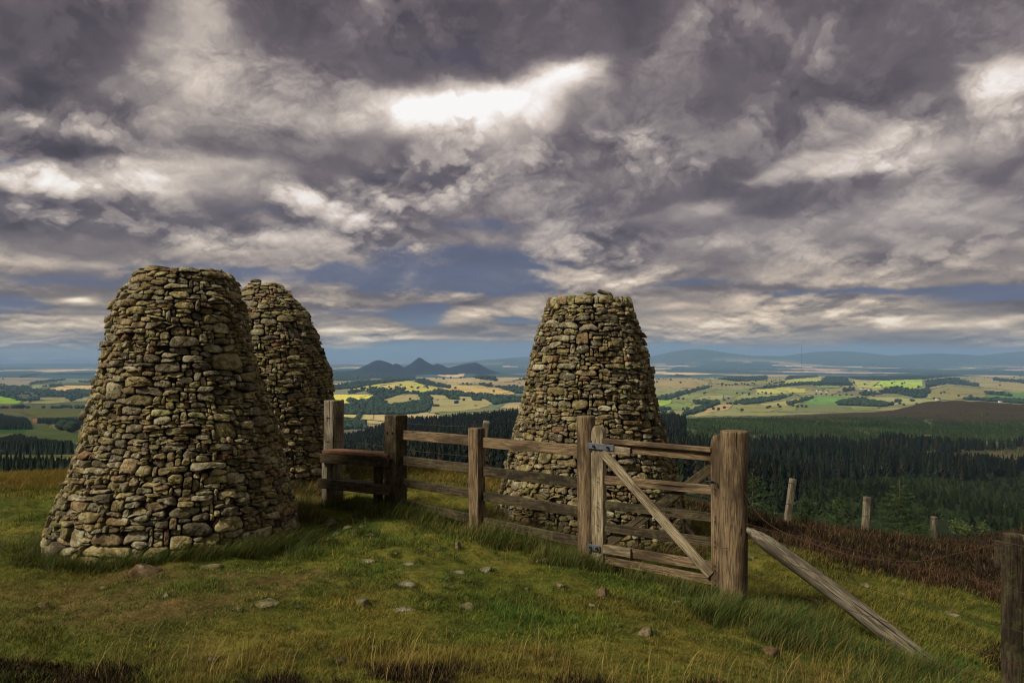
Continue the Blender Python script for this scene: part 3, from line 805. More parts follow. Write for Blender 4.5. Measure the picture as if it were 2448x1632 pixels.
s = .004264
cL = cairn('largest dry stone cairn with rounded shoulders standing on the grass nearest the camera', -3.235, 7.8,
      [(-.25, 1.29), (-.1, 1.25), (.1, 1.22), (.33, 1.165), (.54, 1.09), (.75, 1.03), (.97, .957), (1.14, .91), (1.39, .82), (1.6, .765), (1.82, .715), (2.05, .675), (2.24, .635), (2.33, .575), (2.5, .475), (2.58, .40), (2.7, .3)],
      3, 2.58, rk=.915, lean=[(-.3, -.05), (.3, -.02), (.97, .04), (1.4, .0), (2.2, -.01), (2.62, .04)])
cB = cairn('beehive shaped dry stone cairn tapering to a small top behind the largest cairn', -3.51, 11.3,
      [(-.3, 1.14), (0, 1.12), (.5, 1.06), (1.0, .985), (1.26, .94), (1.53, .915), (1.72, .83), (2.1, .70), (2.33, .605), (2.5, .49), (2.64, .35), (2.8, .2)],
      5, 2.80, scale=1.08)
cR = cairn('straight sided dry stone cairn with squared flat top behind the gate', .94, 9.7,
      [(-.6, 1.32), (-.35, 1.24), (-.05, 1.14), (.41, 1.02), (.8, .92), (1.18, .82), (1.5, .76), (1.88, .67), (2.16, .585), (2.5, .485), (2.7, .44)],
      8, 2.47, rk=.975, big_top=True, scale=1.0)

def rock_mesh(seed, sx, sy, sz, n=14, m=9, ang=.35):
    r_ = np.random.default_rng(seed)
    V = []; th = np.arange(n) / n * 2 * math.pi
    phs = np.linspace(-.5 * math.pi, .5 * math.pi, m)
    for k, ph in enumerate(phs):
        cr = np.sign(math.cos(ph)) * abs(math.cos(ph)) ** .6; sr = np.sign(math.sin(ph)) * abs(math.sin(ph)) ** .8
        V.append(np.column_stack([np.sign(np.cos(th)) * np.abs(np.cos(th)) ** .8 * cr, np.sign(np.sin(th)) * np.abs(np.sin(th)) ** .8 * cr, np.full(n, sr)]))
    V = np.vstack(V)
    # planar cuts
    for k in range(12):
        d = r_.normal(size=3) * np.array([1, 1, .8]); d /= np.linalg.norm(d)
        t = r_.uniform(.45, .8); q = V @ d
        V = V - np.outer(np.maximum(q - t, 0), d)
    nn = fbm(V[:, 0] * 2 + seed, V[:, 1] * 2, 7, 3, V[:, 2] * 2) - .5
    V = V * (1 + ang * nn)[:, None] * np.array([sx, sy, sz])
    f = []
    for k in range(m - 1):
        for i in range(n):
            j = (i + 1) % n
            f.append((k * n + i, k * n + j, (k + 1) * n + j, (k + 1) * n + i))
    return V, np.array(f)

def rock(name, loc, s, seed, rot=0., tint=(150, 142, 112), parent=None, tilt=0.):
    V, f = rock_mesh(seed, *s)
    c, s_ = math.cos(rot), math.sin(rot)
    if tilt:
        ct, st = math.cos(tilt), math.sin(tilt)
        V = V @ np.array([[ct, 0, -st], [0, 1, 0], [st, 0, ct]])
    V = V @ np.array([[c, s_, 0], [-s_, c, 0], [0, 0, 1]])
    return new_mesh(name, V, f, None, [M_ROCK], True, np.tile(np.array(lin(*tint)), (len(V), 1)), parent, loc)

# loose stones set on the tops (parts of their cairns)
for (par, x, y, z, s_, sd, ro, ti) in ((cB, -.10, -.12, 2.81, (.10, .08, .04), 21, .3, .1), (cR, .17, -.30, 2.50, (.10, .1, .03), 22, .2, .35), (cR, -.02, -.34, 2.485, (.11, .08, .05), 24, .7, .0)):
    rock('cap_stone', (x, y, z), s_, sd, ro, (108, 100, 78), par, ti)

# ------------------------------------------------------------------ rocks in the turf (photo pixel, width, height in photo pixels)
ROCKS = [
 (337, 1362, 118, 40, 'large brown boulder sunk in the turf at the foot of the largest cairn', (128, 104, 70)),
 (498, 1352, 52, 14, 'flat mossy stone in long grass below the largest cairn', (128, 118, 74)),
 (719, 1293, 38, 18, 'pale flat stone beside the long grass right of the largest cairn', (160, 150, 112)),
 (878, 1341, 50, 12, 'low flat pale stone in the turf below the stile', (150, 142, 108)),
 (977, 1346, 38, 11, 'small flat stone right of the low pale stone below the stile', (146, 138, 102)),
 (1094, 1302, 22, 26, 'small upright pointed stone in front of the rail fence', (160, 140, 108)),
 (1099, 1366, 44, 14, 'cracked flat stone left of the squared block in mid turf', (150, 140, 112)),
 (1161, 1360, 36, 20, 'squared block of stone half sunk in mid turf', (146, 140, 112)),
 (1296, 1340, 38, 24, 'pyramid shaped stone in the turf left of the gate hinge', (168, 154, 98)),
 (972, 1396, 50, 14, 'long flat grey stone in the open turf', (156, 148, 122)),
 (1339, 1398, 24, 16, 'small pale rounded stone in front of the gate hinge post', (164, 150, 108)),
 (1441, 1417, 42, 32, 'rough brown stone standing up in front of the gate', (150, 128, 92)),
 (630, 1441, 64, 12, 'long low stone barely breaking the turf at left centre', (138, 126, 86)),
 (564, 1454, 28, 11, 'small flat stone at the left end of the long low stone', (146, 134, 98)),
 (712, 1449, 26, 7, 'thin pale sliver of stone in a bare hollow', (168, 158, 132)),
 (860, 1441, 46, 16, 'broad low grey stone in the lower turf', (146, 140, 114)),
 (962, 1456, 56, 16, 'broad pale flat stone right of the low grey stone', (158, 150, 124)),
 (1122, 1452, 46, 20, 'humped brown stone in the lower turf', (140, 126, 94)),
 (1543, 1509, 42, 18, 'tilted flat stone in a bare patch left of the log prop', (146, 130, 98)),
 (1319, 1572, 56, 20, 'rounded dull stone in the dark heather at the bottom edge', (124, 116, 86)),
 (811, 1578, 28, 22, 'brown stone poking out of the dark heather', (120, 104, 76)),
 (893, 1546, 36, 16, 'smooth stone at the upper edge of the dark heather', (128, 112, 82)),
 (1841, 1560, 50, 20, 'brown stone in deep grass below the log prop', (128, 104, 72)),
 (503, 1576, 38, 22, 'dull mossy stone in the lower left turf', (120, 108, 76)),
 (1620, 1440, 36, 11, 'flat stone left of the round latch post foot', (148, 138, 104)),
]
SMALL = [(1071, 1379, 18, 12), (1054, 1430, 18, 9), (1066, 1460, 18, 10), (1079, 1404, 22, 10), (1418, 1447, 28, 12), (1592, 1456, 28, 12), (1477, 1492, 20, 14),
         (1288, 1511, 24, 10), (768, 1546, 28, 10), (786, 1250, 34, 14), (826, 1262, 30, 9), (845, 1272, 20, 10), (862, 1257, 24, 8), (806, 1275, 22, 8), (885, 1279, 24, 7), (395, 1424, 34, 14),
         (245, 1404, 26, 12), (99, 1448, 28, 12), (44, 1309, 26, 14), (2067, 1398, 24, 10), (2155, 1416, 28, 10), (2280, 1468, 44, 12), (1942, 1360, 20, 10),
         (1946, 1436, 30, 12), (1797, 1333, 18, 6), (1545, 1438, 18, 6), (1395, 1431, 20, 8), (1360, 1482, 14, 6), (790, 1287, 26, 8), (905, 1290, 20, 6), (1460, 1455, 18, 8), (1240, 1476, 16, 6),
         (1000, 1318, 14, 6), (1050, 1311, 18, 6), (945, 1325, 12, 5), (690, 1502, 18, 9), (700, 1566, 20, 9), (570, 1625, 28, 10), (1255, 1407, 20, 6), (1120, 1388, 16, 6)]
RK = []
def put_rock(px, py, w, h, seed, tint):
    x, y, z = hit(px, py + h * .35)
    mpp = y / F
    RK.append((x, y + w * mpp * .2, w * mpp * .6))
    return rock('rock', (x, y + w * mpp * .2, z - h * mpp * .05), (w * mpp * .62, w * mpp * .5, max(h * mpp * .8, .018)), seed, rng.uniform(-.6, .6), tuple(q * .95 for q in tint), None, rng.uniform(-.12, .12))
for i, (px, py, w, h, lab, tint) in enumerate(ROCKS):
    tag(put_rock(px, py, w, h, 100 + i, tint), lab, 'rock', 'stones set in the turf')
for i, (px, py, w, h) in enumerate(SMALL):
    tag(put_rock(px, py, w, h, 200 + i, (150 + (i * 7) % 20 - 10, 136, 100)), 'small half buried stone in the short turf', 'rock', 'small stones in the turf')

# ------------------------------------------------------------------ timber
def timber(name, p0, p1, w, h, m, parent, up=(0, 0, 1), rnd=.18, seg=14, arch=None, seed=0, taper=0., bow=0., rough=.003, np_=28, cone=None):
    """beam from p0 to p1; w across, h along 'up'; rnd 0..1 square..round"""
    p0 = Vector(p0); p1 = Vector(p1)
    L = (p1 - p0).length; ax = (p1 - p0).normalized(); up = Vector(up)
    zc = (up - ax * up.dot(ax)).normalized(); yc = zc.cross(ax)
    a = np.arange(np_) / np_ * 2 * math.pi + .11
    e = 2 / (2 + (1 - rnd) * 14)
    cy = np.sign(np.cos(a)) * np.abs(np.cos(a)) ** e; cz = np.sign(np.sin(a)) * np.abs(np.sin(a)) ** e
    xs = [0, .004] + list(np.linspace(.02, L - .02, seg)) + [L - .004, L]
    if arch: xs = xs[:-2] + list(L - np.array([.1, .085, .065, .045, .03, .018, .009, .004, .001])); xs = sorted(set([x for x in xs if x <= L]))
    V = []; tot = len(xs)
    for k, x in enumerate(xs):
        sw = sh = 1.
        if k == 0 or (k == tot - 1 and not arch): sw = sh = .93
        if arch and L - x < arch:
            q = (arch - (L - x)) / arch; sh = math.sqrt(max(0, 1 - q * q)) * .94 + .06; 
            if k == tot - 1: sw = .95
        tp = 1 - taper * x / L
        if cone and L - x < cone: tp *= .35 + .65 * (L - x) / cone
        off = bow * math.sin(math.pi * x / L) + .0
        n1 = (fbm(np.full(np_, x * 3 + seed * 3.3), a * 1.0, 5 + seed, 2) - .5)
        rr = 1 + rough * 20 * n1 * .6
        V.append(np.column_stack([np.full(np_, x), cy * w / 2 * sw * tp * rr, cz * h / 2 * sh * tp * rr + off]))
    V = np.vstack(V + [np.array([[xs[0], 0, 0], [xs[-1], 0, 0]])])
    f4 = []; f3 = []
    i = np.arange(np_); j = (i + 1) % np_
    for k in range(tot - 1): f4.append(np.stack([k * np_ + i, k * np_ + j, (k + 1) * np_ + j, (k + 1) * np_ + i], 1))
    c0 = tot * np_
    f3.append(np.stack([j, i, np.full(np_, c0)], 1)); f3.append(np.stack([(tot - 1) * np_ + i, (tot - 1) * np_ + j, np.full(np_, c0 + 1)], 1))
    o = new_mesh(name, V, np.vstack(f4), np.vstack(f3), [m], rnd > .6 or False)
    o.data.shade_smooth() if rnd > .6 else None
    M = Matrix((( ax.x, yc.x, zc.x, p0.x), (ax.y, yc.y, zc.y, p0.y), (ax.z, yc.z, zc.z, p0.z), (0, 0, 0, 1)))
    if parent is not None:
        o.parent = parent
        if parent.type == 'EMPTY': M = Matrix.Translation(-parent.location) @ M
        else: M = parent.matrix_basis.inverted() @ (M if parent.parent is None else Matrix.Translation(-parent.parent.location) @ M)
    o.matrix_basis = M
    return o

def tube(name, pts, r, m, parent, sides=5):
    pts = [Vector(p) for p in pts]; V = []; n = len(pts)
    for k, p in enumerate(pts):
        t = (pts[min(k + 1, n - 1)] - pts[max(k - 1, 0)]).normalized()
        u = t.cross(Vector((0, 0, 1)));
        if u.length < .01: u = Vector((1, 0, 0))
        u.normalize(); v = t.cross(u)
        for i in range(sides):
            a = 2 * math.pi * i / sides
            q = p + (u * math.cos(a) + v * math.sin(a)) * r
            V.append(q - (parent.location if parent else Vector()))
    V = np.array([tuple(v) for v in V])
    i = np.arange(sides); j = (i + 1) % sides
    f = np.vstack([np.stack([k * sides + i, k * sides + j, (k + 1) * sides + j, (k + 1) * sides + i], 1) for k in range(n - 1)])
    return new_mesh(name, V, f, None, [m], True, None, parent)

def sag(p0, p1, d, n=22):
    p0 = Vector(p0); p1 = Vector(p1); out = []
    for k in range(n + 1):
        t = k / n; q = p0.lerp(p1, t); q.z -= d * 4 * t * (1 - t) ; q.z += .004 * math.sin(k * 2.3); out.append(q)
    return out

# main fence line
Dp = Vector((.71, 7.55, 0)); Bp = Vector((-1.31, 9.0, 0)); Cp_ = Vector((-.36, 8.32, 0)); Ap = Vector((-2.14, 9.59, 0))
fdir = (Dp - Bp).normalized(); fn = Vector((fdir.y, -fdir.x, 0))       # towards the camera
if fn.y > 0: fn = -fn
fence = empty('rail_fence', (Cp_.x, Cp_.y, gz(Cp_.x, Cp_.y)), 'dark weathered post and rail fence running from the stile to the gate', 'fence')
timber('post', Bp + Vector((0, 0, -.3)), Bp + Vector((0, 0, 1.09)), .19, .185, W_DARK, fence, fdir, .1, seed=1)
timber('post', Cp_ + Vector((0, 0, -.35)), Cp_ + Vector((-.01, 0, 1.0)), .125, .13, W_BROWN, fence, fdir, .12, seed=2)
timber('post', Dp + Vector((.0, 0, -.45)), Dp + Vector((-.01, 0, 1.18)), .175, .175, W_BROWN, fence, fdir, 1., seed=3, np_=32)
zr = [(.87, .905, .845, .105), (.585, .575, .535, .10), (.34, .335, .262, .095), (.10, .06, -.02, .09)]
for k, (zb_, zm_, zd_, hh) in enumerate(zr):
    off = fn * (-.02)
    mB = W_BROWN if k == 0 else W_DARK
    zC = zb_ + (zd_ - zb_) * .47
    timber('rail', Bp + fdir * .085 + off + Vector((0, 0, zb_)), Cp_ - fdir * .06 + off + Vector((0, 0, zC + .004)), .045, hh, mB, fence, (0, 0, 1), .05, seed=10 + k)
    timber('rail', Cp_ + fdir * .06 + off + Vector((0, 0, zC - .006)), Dp - fdir * .07 + off + Vector((0, 0, zd_)), .045, hh, mB, fence, (0, 0, 1), .05, seed=20 + k)
for pos, zz in ((Bp, .9), (Bp, .6)):
    for sx in (-.04, .04):
        p = pos + fn * .1 + fdir * sx
        timber('bolt', p + Vector((0, 0, zz)) - fn * .01, p + Vector((0, 0, zz)) + fn * .008, .022, .022, DARKMETAL, fence, (0, 0, 1), 1., seg=2, np_=10)

# old stub leaning behind the middle post
q0 = P(1138, 1225, 9.4); q1 = P(1163, 1007, 9.2)
stub = timber('old_post', q0, q1, .085, .075, W_OLD, None, (1, 0, 0), .35, seed=31)
tag(stub, 'broken grey stub post leaning behind the middle fence post', 'post')

# stile
stile = empty('wooden_stile', (-1.75, 9.3, gz(-1.75, 9.3)), 'step stile with orange brown tread between two posts left of the rail fence', 'stile')
timber('post', Ap + Vector((0, 0, -.2)), Ap + Vector((.0, 0, 1.226)), .185, .17, W_OLD, stile, fdir, .45, seed=41)
t0 = P(772, 1079, 9.36); t1 = P(927, 1089, 8.9)
sdir = (t1 - t0).normalized()
back = Vector((-sdir.y, sdir.x, 0)) 
if back.y < 0: back = -back
timber('tread', t0 + back * .10, t1 + back * .10, .24, .036, W_RED, stile, (0, 0, 1), .05, seed=42)
d = Vector((0, 0, -.075))
timber('tread_beam', t0 + d - sdir * .02 , t1 + d + sdir * .03, .05, .105, W_DARK, stile, (0, 0, 1), .06, seed=43)
timber('tread_beam', t0 + d + back * .2, t1 + d + back * .2, .05, .105, W_DARK, stile, (0, 0, 1), .06, seed=44)
l0 = P(763, 1154, 9.3); l1 = P(933, 1172, 8.82)
timber('lower_step', l0, l1, .05, .11, W_DARK, stile, (0, 0, 1), .06, seed=45)
timber('lower_step', l0 + back * .24, l1 + back * .24, .2, .035, W_DARK, stile, (0, 0, 1), .06, seed=46)
for (px, yy, mt) in ((781, 9.42, W_OLD), (805, 9.7, W_DARK)):
    a = P(px, 1100, yy)
    timber('leg', Vector((a.x, a.y, -.25)), Vector((a.x, a.y, t0.z - .024)), .075, .09, mt, stile, fdir, .1, seed=47)
a = P(905, 1100, 9.12)
timber('leg', Vector((a.x, a.y, -.25)), Vector((a.x, a.y, t1.z - .024)), .08, .09, W_DARK, stile, fdir, .1, seed=48)

# gate
HG = Vector((.81, 7.45, 0)); LG = Vector((1.745, 6.78, 0))
gd = (LG - HG).normalized(); gn = Vector((gd.y, -gd.x, 0))
if gn.y > 0: gn = -gn
zt0 = P(1427, 1016, HG.y).z; zb0 = P(1427, 1345, HG.y).z; zt1 = P(1715, 1039, LG.y).z; zb1 = P(1715, 1402, LG.y).z
gate = empty('wooden_gate', (HG.x, HG.y, zb0), 'closed brown timber gate with pale diagonal brace in front of the flat topped cairn', 'gate')
timber('hinge_stile', HG + Vector((0, 0, zb0)), HG + Vector((0, 0, zt0)), .075, .125, W_GREY, gate, gd, .08, arch=.09, seed=51)
timber('latch_stile', LG + Vector((0, 0, zb1)), LG + Vector((0, 0, zt1)), .075, .10, W_BROWN, gate, gd, .08, arch=.08, seed=52)
def gpt(s, f, off=0.):
    z = (zt0 + (zb0 - zt0) * f) * (1 - s) + (zt1 + (zb1 - zt1) * f) * s
    p = HG.lerp(LG, s); return Vector((p.x, p.y, z)) + gn * off
fr = [(.145, .138, .1), (.39, .368, .078), (.572, .55, .075), (.735, .714, .078), (.888, .872, .082), (.966, .965, .07)]
for k, (fl, frr, hh) in enumerate(fr):
    m_ = W_BROWN if k in (0, 4) else W_DARK if k in (2, 3) else W_BROWN
    timber('rail', gpt(.05, fl), gpt(.965, frr), .032, hh, m_, gate, (0, 0, 1), .05, seed=60 + k)
timber('top_rail_cap', gpt(.05, .108, .022), gpt(.962, .1, .022), .06, .04, W_BROWN, gate, (0, 0, 1), .1, seed=67)
timber('packing_block', gpt(.055, .165, .03), gpt(.30, .168, .03), .03, .075, W_GREY, gate, (0, 0, 1), .1, seed=68)
timber('packing_block', gpt(.055, .885, .03), gpt(.30, .878, .03), .03, .08, W_GREY, gate, (0, 0, 1), .1, seed=69)
timber('brace', gpt(.05, .19, .034), gpt(.955, .925, .034), .03, .082, W_GREY, gate, (0, 0, 1), .06, seed=70)
timber('brace', gpt(.06, .86, -.034), gpt(.95, .22, -.034), .03, .082, W_DARK, gate, (0, 0, 1), .06, seed=71)
for f_, ln in ((.15, .20), (.885, .09)):
    st = timber('hinge_strap', gpt(-.075, f_, .052), gpt(-.075 + ln / .85, f_, .052), .007, .055, STEEL, gate, (0, 0, 1), .2, seg=3, seed=72)
    for q in (.25, .8):
        p = gpt(-.075 + ln / .85 * q, f_, .055)
        timber('bolt', p, p + gn * .012, .024, .024, DARKMETAL, gate, (0, 0, 1), 1., seg=2, np_=10)
    p = Dp + fdir * .09 + gn * .05
    zz = gpt(-.05, f_).z
    timber('hinge_pin', Vector((p.x - .02, p.y, zz - .055)), Vector((p.x - .02, p.y, zz + .05)), .022, .022, DARKMETAL, gate, (1, 0, 0), 1., seg=2, np_=10)
p = gpt(.97, .31, .05)
tube('latch', [p + gd * -.05, p + gd * .01 + Vector((0, 0, .012)), p + gd * .04, p + gd * .05 + Vector((0, 0, -.03))], .007, DARKMETAL, gate)

for k, (fl, frr, hh) in enumerate(fr[1:]):
    for dz in (-.02, .02):
        p = gpt(.99, frr, .04) + Vector((0, 0, dz))
        timber('nail', p, p + gn * .003, .006, .006, DARKMETAL, gate, (0, 0, 1), 1., seg=2, np_=8)
        p = gpt(.012, fl, .04) + Vector((0, 0, dz))
        timber('nail', p, p + gn * .003, .006, .006, DARKMETAL, gate, (0, 0, 1), 1., seg=2, np_=8)

# latch post
lp = Vector((LG.x + gd.x * .155, LG.y + gd.y * .155, 0)); lp = P(1756, 1200, 6.68); lp.z = 0
zt = P(1756, 1029, 6.68).z
gp = empty('gate_post', (lp.x, lp.y, gz(lp.x, lp.y)), 'thick round timber post on the latch side of the gate', 'post')
timber('post_shaft', lp + Vector((-.015, 0, -.6)), lp + Vector((0, 0, zt)), .225, .225, W_BROWN, gp, (1, 0, 0), 1., seed=80, np_=40, seg=22, rough=.0035)

# log prop
e0 = P(1783, 1262, 6.62); e1 = Vector(hit(2222, 1586)); 
log = timber('log_prop', Vector((e1.x, e1.y, e1.z - .03)) + (e1 - e0).normalized() * .1, e0, .15, .15, W_OLD, None, (0, 0, 1), 1., seed=83, seg=30, np_=32, cone=.16, bow=.02, rough=.012, taper=.2)
tag(log, 'bleached grey log propped diagonally against the round gate post', 'log')

# near wire fence on the right
P4 = P(2421, 1400, 5.5); P4.z = 0
z4t = P(2424, 1275, 5.5).z
wf = empty('wire_fence', (P4.x, P4.y, gz(P4.x, P4.y)), 'rusty wire fence between the round gate post and the dark split post', 'fence')
timber('post', P4 + Vector((-.03, 0, -1.2)), P4 + Vector((.0, 0, z4t)), .09, .10, W_DARK, wf, (1, 0, 0), .3, seed=85)
timber('post', P4 + Vector((.035, .045, -1.2)), P4 + Vector((.07, .045, z4t - .012)), .06, .05, W_OLD, wf, (1, 0, 0), .3, seed=86)  # second piece, in paler timber for the post's lit right side
h_ = hit(2386, 1362, 4, 40)
timber('post', (h_[0], h_[1], h_[2] - .3), P(2386, 1292, h_[1]), .075, .08, W_DARK, wf, (1, 0, 0), .3, seed=87)
def wire(pts2, parent, r=.0021, m=RUST):
    """pts2: (px, py, y) control points; smoothed"""
    c = [P(*q) for q in pts2]; n = len(c); out = []
    ext = [c[0] * 2 - c[1]] + c + [c[-1] * 2 - c[-2]]
    for k in range(n - 1):
        a, b, c_, d_ = ext[k:k + 4]
        for i in range(10):
            t = i / 10
            out.append(.5 * ((2 * b) + (c_ - a) * t + (2 * a - 5 * b + 4 * c_ - d_) * t * t + (3 * b - a - 3 * c_ + d_) * t ** 3))
    out.append(c[-1])
    return tube('wire', out, r, m, parent)
def q4(x, y): return 1700 + .403 * x, 1000 + .403 * y
wire([(*q4(188, 420), 6.6), (*q4(300, 590), 6.45), (*q4(500, 705), 6.2), (*q4(850, 815), 5.95), (*q4(1200, 848), 5.8), (*q4(1500, 790), 5.6), (*q4(1730, 742), 5.42), (*q4(1870, 760), 5.3)], wf, .003)
wire([(*q4(190, 620), 6.6), (*q4(420, 680), 6.4), (*q4(620, 745), 6.2), (*q4(900, 830), 5.95), (*q4(1200, 880), 5.8), (*q4(1500, 945), 5.6), (*q4(1730, 1000), 5.42), (*q4(1880, 1040), 5.3)], wf)
wire([(*q4(190, 640), 6.55), (*q4(480, 690), 6.35), (*q4(900, 790), 5.95), (*q4(1150, 850), 5.8)], wf)
wire([(*q4(60, 770), 6.57), (*q4(200, 775), 6.6), (*q4(520, 880), 6.3), (*q4(900, 995), 5.95), (*q4(1300, 1110), 5.7), (*q4(1700, 1225), 5.42), (*q4(1880, 1275), 5.3)], wf)
wire([(*q4(200, 925), 6.6), (*q4(500, 1040), 6.3), (*q4(900, 1160), 5.95), (*q4(1300, 1290), 5.7), (*q4(1700, 1415), 5.42), (*q4(1880, 1475), 5.3)], wf)
wire([(*q4(240, 1070), 6.6), (*q4(500, 1180), 6.3), (*q4(800, 1290), 5.95), (*q4(1200, 1420), 5.7), (*q4(1700, 1560), 5.42)], wf)

# far wire fence crossing the heather
ff = empty('wire_fence', (7.1, 16, gz(7.1, 16)), 'old wire fence on three short grey posts crossing the heather', 'fence')
tops = []
for k, (tx, ty, bx, by, yy, w_) in enumerate(((1896, 1144, 1871, 1275, 13, .105), (2073, 1187, 2064, 1285, 16, .125), (2233, 1234, 2227, 1312, 19, .125))):
    a = P(bx, by, yy); b = P(tx, ty, yy)
    timber('post', a - Vector((0, 0, .3)), b, w_, w_ * .9, W_OLD, ff, (1, 0, 0), .25, seed=90 + k)
    tops.append((a, b))
for fz in (.92, .55, .12):
    pts = [tops[0][0].lerp(tops[0][1], fz) + Vector((-2.6, -1.6, .65)), tops[0][0].lerp(tops[0][1], fz) + Vector((0, -.06, 0)), tops[1][0].lerp(tops[1][1], fz) + Vector((0, -.07, 0)), tops[2][0].lerp(tops[2][1], fz) + Vector((0, -.07, 0)), tops[2][0].lerp(tops[2][1], fz) + Vector((3.5, 3, -1.0))]
    allp = []
    for k in range(4): allp += sag(pts[k], pts[k + 1], .03, 8)[:-1]
    tube('wire', allp + [pts[-1]], .005, DARKMETAL, ff, 4)
# thin wires behind the stile and rail fence
bf = empty('wire_strands', (-1.2, 9.6, gz(-1.2, 9.6)), 'thin dark wire strands stretched behind the stile and rail fence', 'wire')
for (za, zb_) in ((1.02, .93), (.74, .58), (.66, .50), (.30, .22)):
    tube('wire', sag(Ap + Vector((.05, .11, za)), Vector((-.28, 9.2, zb_)), .02, 14), .004, DARKMETAL, bf, 4)
for zz in (1.02, .74):
    a = [Ap + Vector((.1 * math.cos(t), .1 * math.sin(t), zz + .004 * math.sin(3 * t))) for t in np.linspace(0, 2 * math.pi, 20)]
    tube('wire', a, .004, DARKMETAL, bf, 4)

# ------------------------------------------------------------------ vegetation: blades
def blades(name, x, y, h, w, bend, az, col, label, cat, material, z=None, tipcol=1.25, seg=2, parent_kind='stuff'):
    n = len(x)
    z = ground(x, y) if z is None else z
    yaw = rng.uniform(0, 2 * math.pi, n) if az is None else az + math.pi / 2 + rng.normal(0, .5, n)
    dirx = np.cos(az if az is not None else yaw + math.pi / 2) ; diry = np.sin(az if az is not None else yaw + math.pi / 2)
    wx = np.cos(yaw) * w / 2; wy = np.sin(yaw) * w / 2
    V = []; C = []
    ts = np.linspace(0, 1, seg + 1)
    for t in ts[:-1]:
        k = bend * t * t * h; zz = z - .01 + h * t * (1 - .25 * bend * t)
        ww = (1 - .55 * t)
        for sgn in (-1, 1):
            V.append(np.column_stack([x + dirx * k + sgn * wx * ww, y + diry * k + sgn * wy * ww, zz]))
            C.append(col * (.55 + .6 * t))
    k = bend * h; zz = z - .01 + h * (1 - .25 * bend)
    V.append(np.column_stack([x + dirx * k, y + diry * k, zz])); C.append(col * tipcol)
    nv = 2 * seg + 1
    V = np.stack(V, 1).reshape(-1, 3); C = np.stack(C, 1).reshape(-1, 3)
    b = np.arange(n) * nv
    f4 = np.vstack([np.stack([b + 2 * k, b + 2 * k + 1, b + 2 * k + 3, b + 2 * k + 2], 1) for k in range(seg - 1)]) if seg > 1 else None
    f3 = np.stack([b + 2 * seg - 2, b + 2 * seg - 1, b + 2 * seg], 1)
    o = new_mesh(name, V, f4, f3, [material], False, C)
    return tag(o, label, cat, None, parent_kind)

def clear_of_cairns(x, y, m=.0):
    k = np.ones(x.shape, bool)
    for cx, cy, r in ((-3.24, 7.8, 1.08), (-3.51, 11.3, 1.02), (.94, 9.7, 1.08)):
        k &= (x - cx) ** 2 + (y - cy) ** 2 > (r + m) ** 2
    return k

def scatter(n, y0, y1, u=.72, p=2.):
    """screen-like density falling with distance"""
    t = rng.random(n)
    y = (y0 ** (1 - p) + t * (y1 ** (1 - p) - y0 ** (1 - p))) ** (1 / (1 - p))
    x = rng.uniform(-u, u, n) * (y + .6)
    return x, y

def jitcol(n, cols, wts, var=.25):
    cols = np.array([lin(*c) for c in cols]); i = rng.choice(len(cols), n, p=np.array(wts) / sum(wts))
    return cols[i] * rng.uniform(1 - var, 1 + var, n)[:, None]

# short turf
x, y = scatter(520000, 3.5, 15.5, p=1.9)
hm = heather_mask(x, y); bare = fbm(x * 1.3 + 9, y * 1.3, 62, 3)
path = np.exp(-((x + 1.1) / 1.6) ** 2)
keep = clear_of_cairns(x, y) & (rng.random(len(x)) > hm * .93) & (rng.random(len(x)) > sstep(.6, .72, bare) * .8)
x, y = x[keep], y[keep]; n = len(x)
pt = fbm(x * .9, y * .9, 101, 3); pt2 = fbm(x * 6.5, y * 6.5, 102, 3)
c = jitcol(n, [(82, 96, 28), (104, 106, 36), (140, 128, 54), (56, 80, 22)], [4, 3.2, .9, 2.8], .45) * (.55 + .9 * pt2)[:, None]
dry = np.maximum(sstep(.52, .7, pt), sstep(5.4, 4.3, y) * .4)[:, None]; c = c * (1 - dry * .6) + np.array(lin(132, 108, 46)) * dry * .6 * rng.uniform(.6, 1.3, n)[:, None]
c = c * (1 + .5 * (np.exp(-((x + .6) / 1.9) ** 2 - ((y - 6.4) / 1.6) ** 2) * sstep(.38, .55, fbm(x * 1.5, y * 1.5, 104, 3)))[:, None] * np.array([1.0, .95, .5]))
lush = sstep(.42, .3, pt)[:, None]; c = c * (1 - lush * .6) + np.array(lin(60, 100, 28)) * lush * .6
h = (.014 + .022 * rng.random(n)) * (.6 + .9 * pt2) * (1 + sstep(9, 14, y) * .8)
h *= 1 + 1.0 * sstep(.55, .7, fbm(x * 1.7, y * 1.7, 103, 3))
w = .0028 * (1 + y / 9) * rng.uniform(.7, 1.4, n)
blades('grass', x, y, h, w, rng.uniform(.2, 1.1, n), rng.uniform(0, 6.28, n), c, 'short olive green turf covering the hilltop', 'grass', M_GRASS)

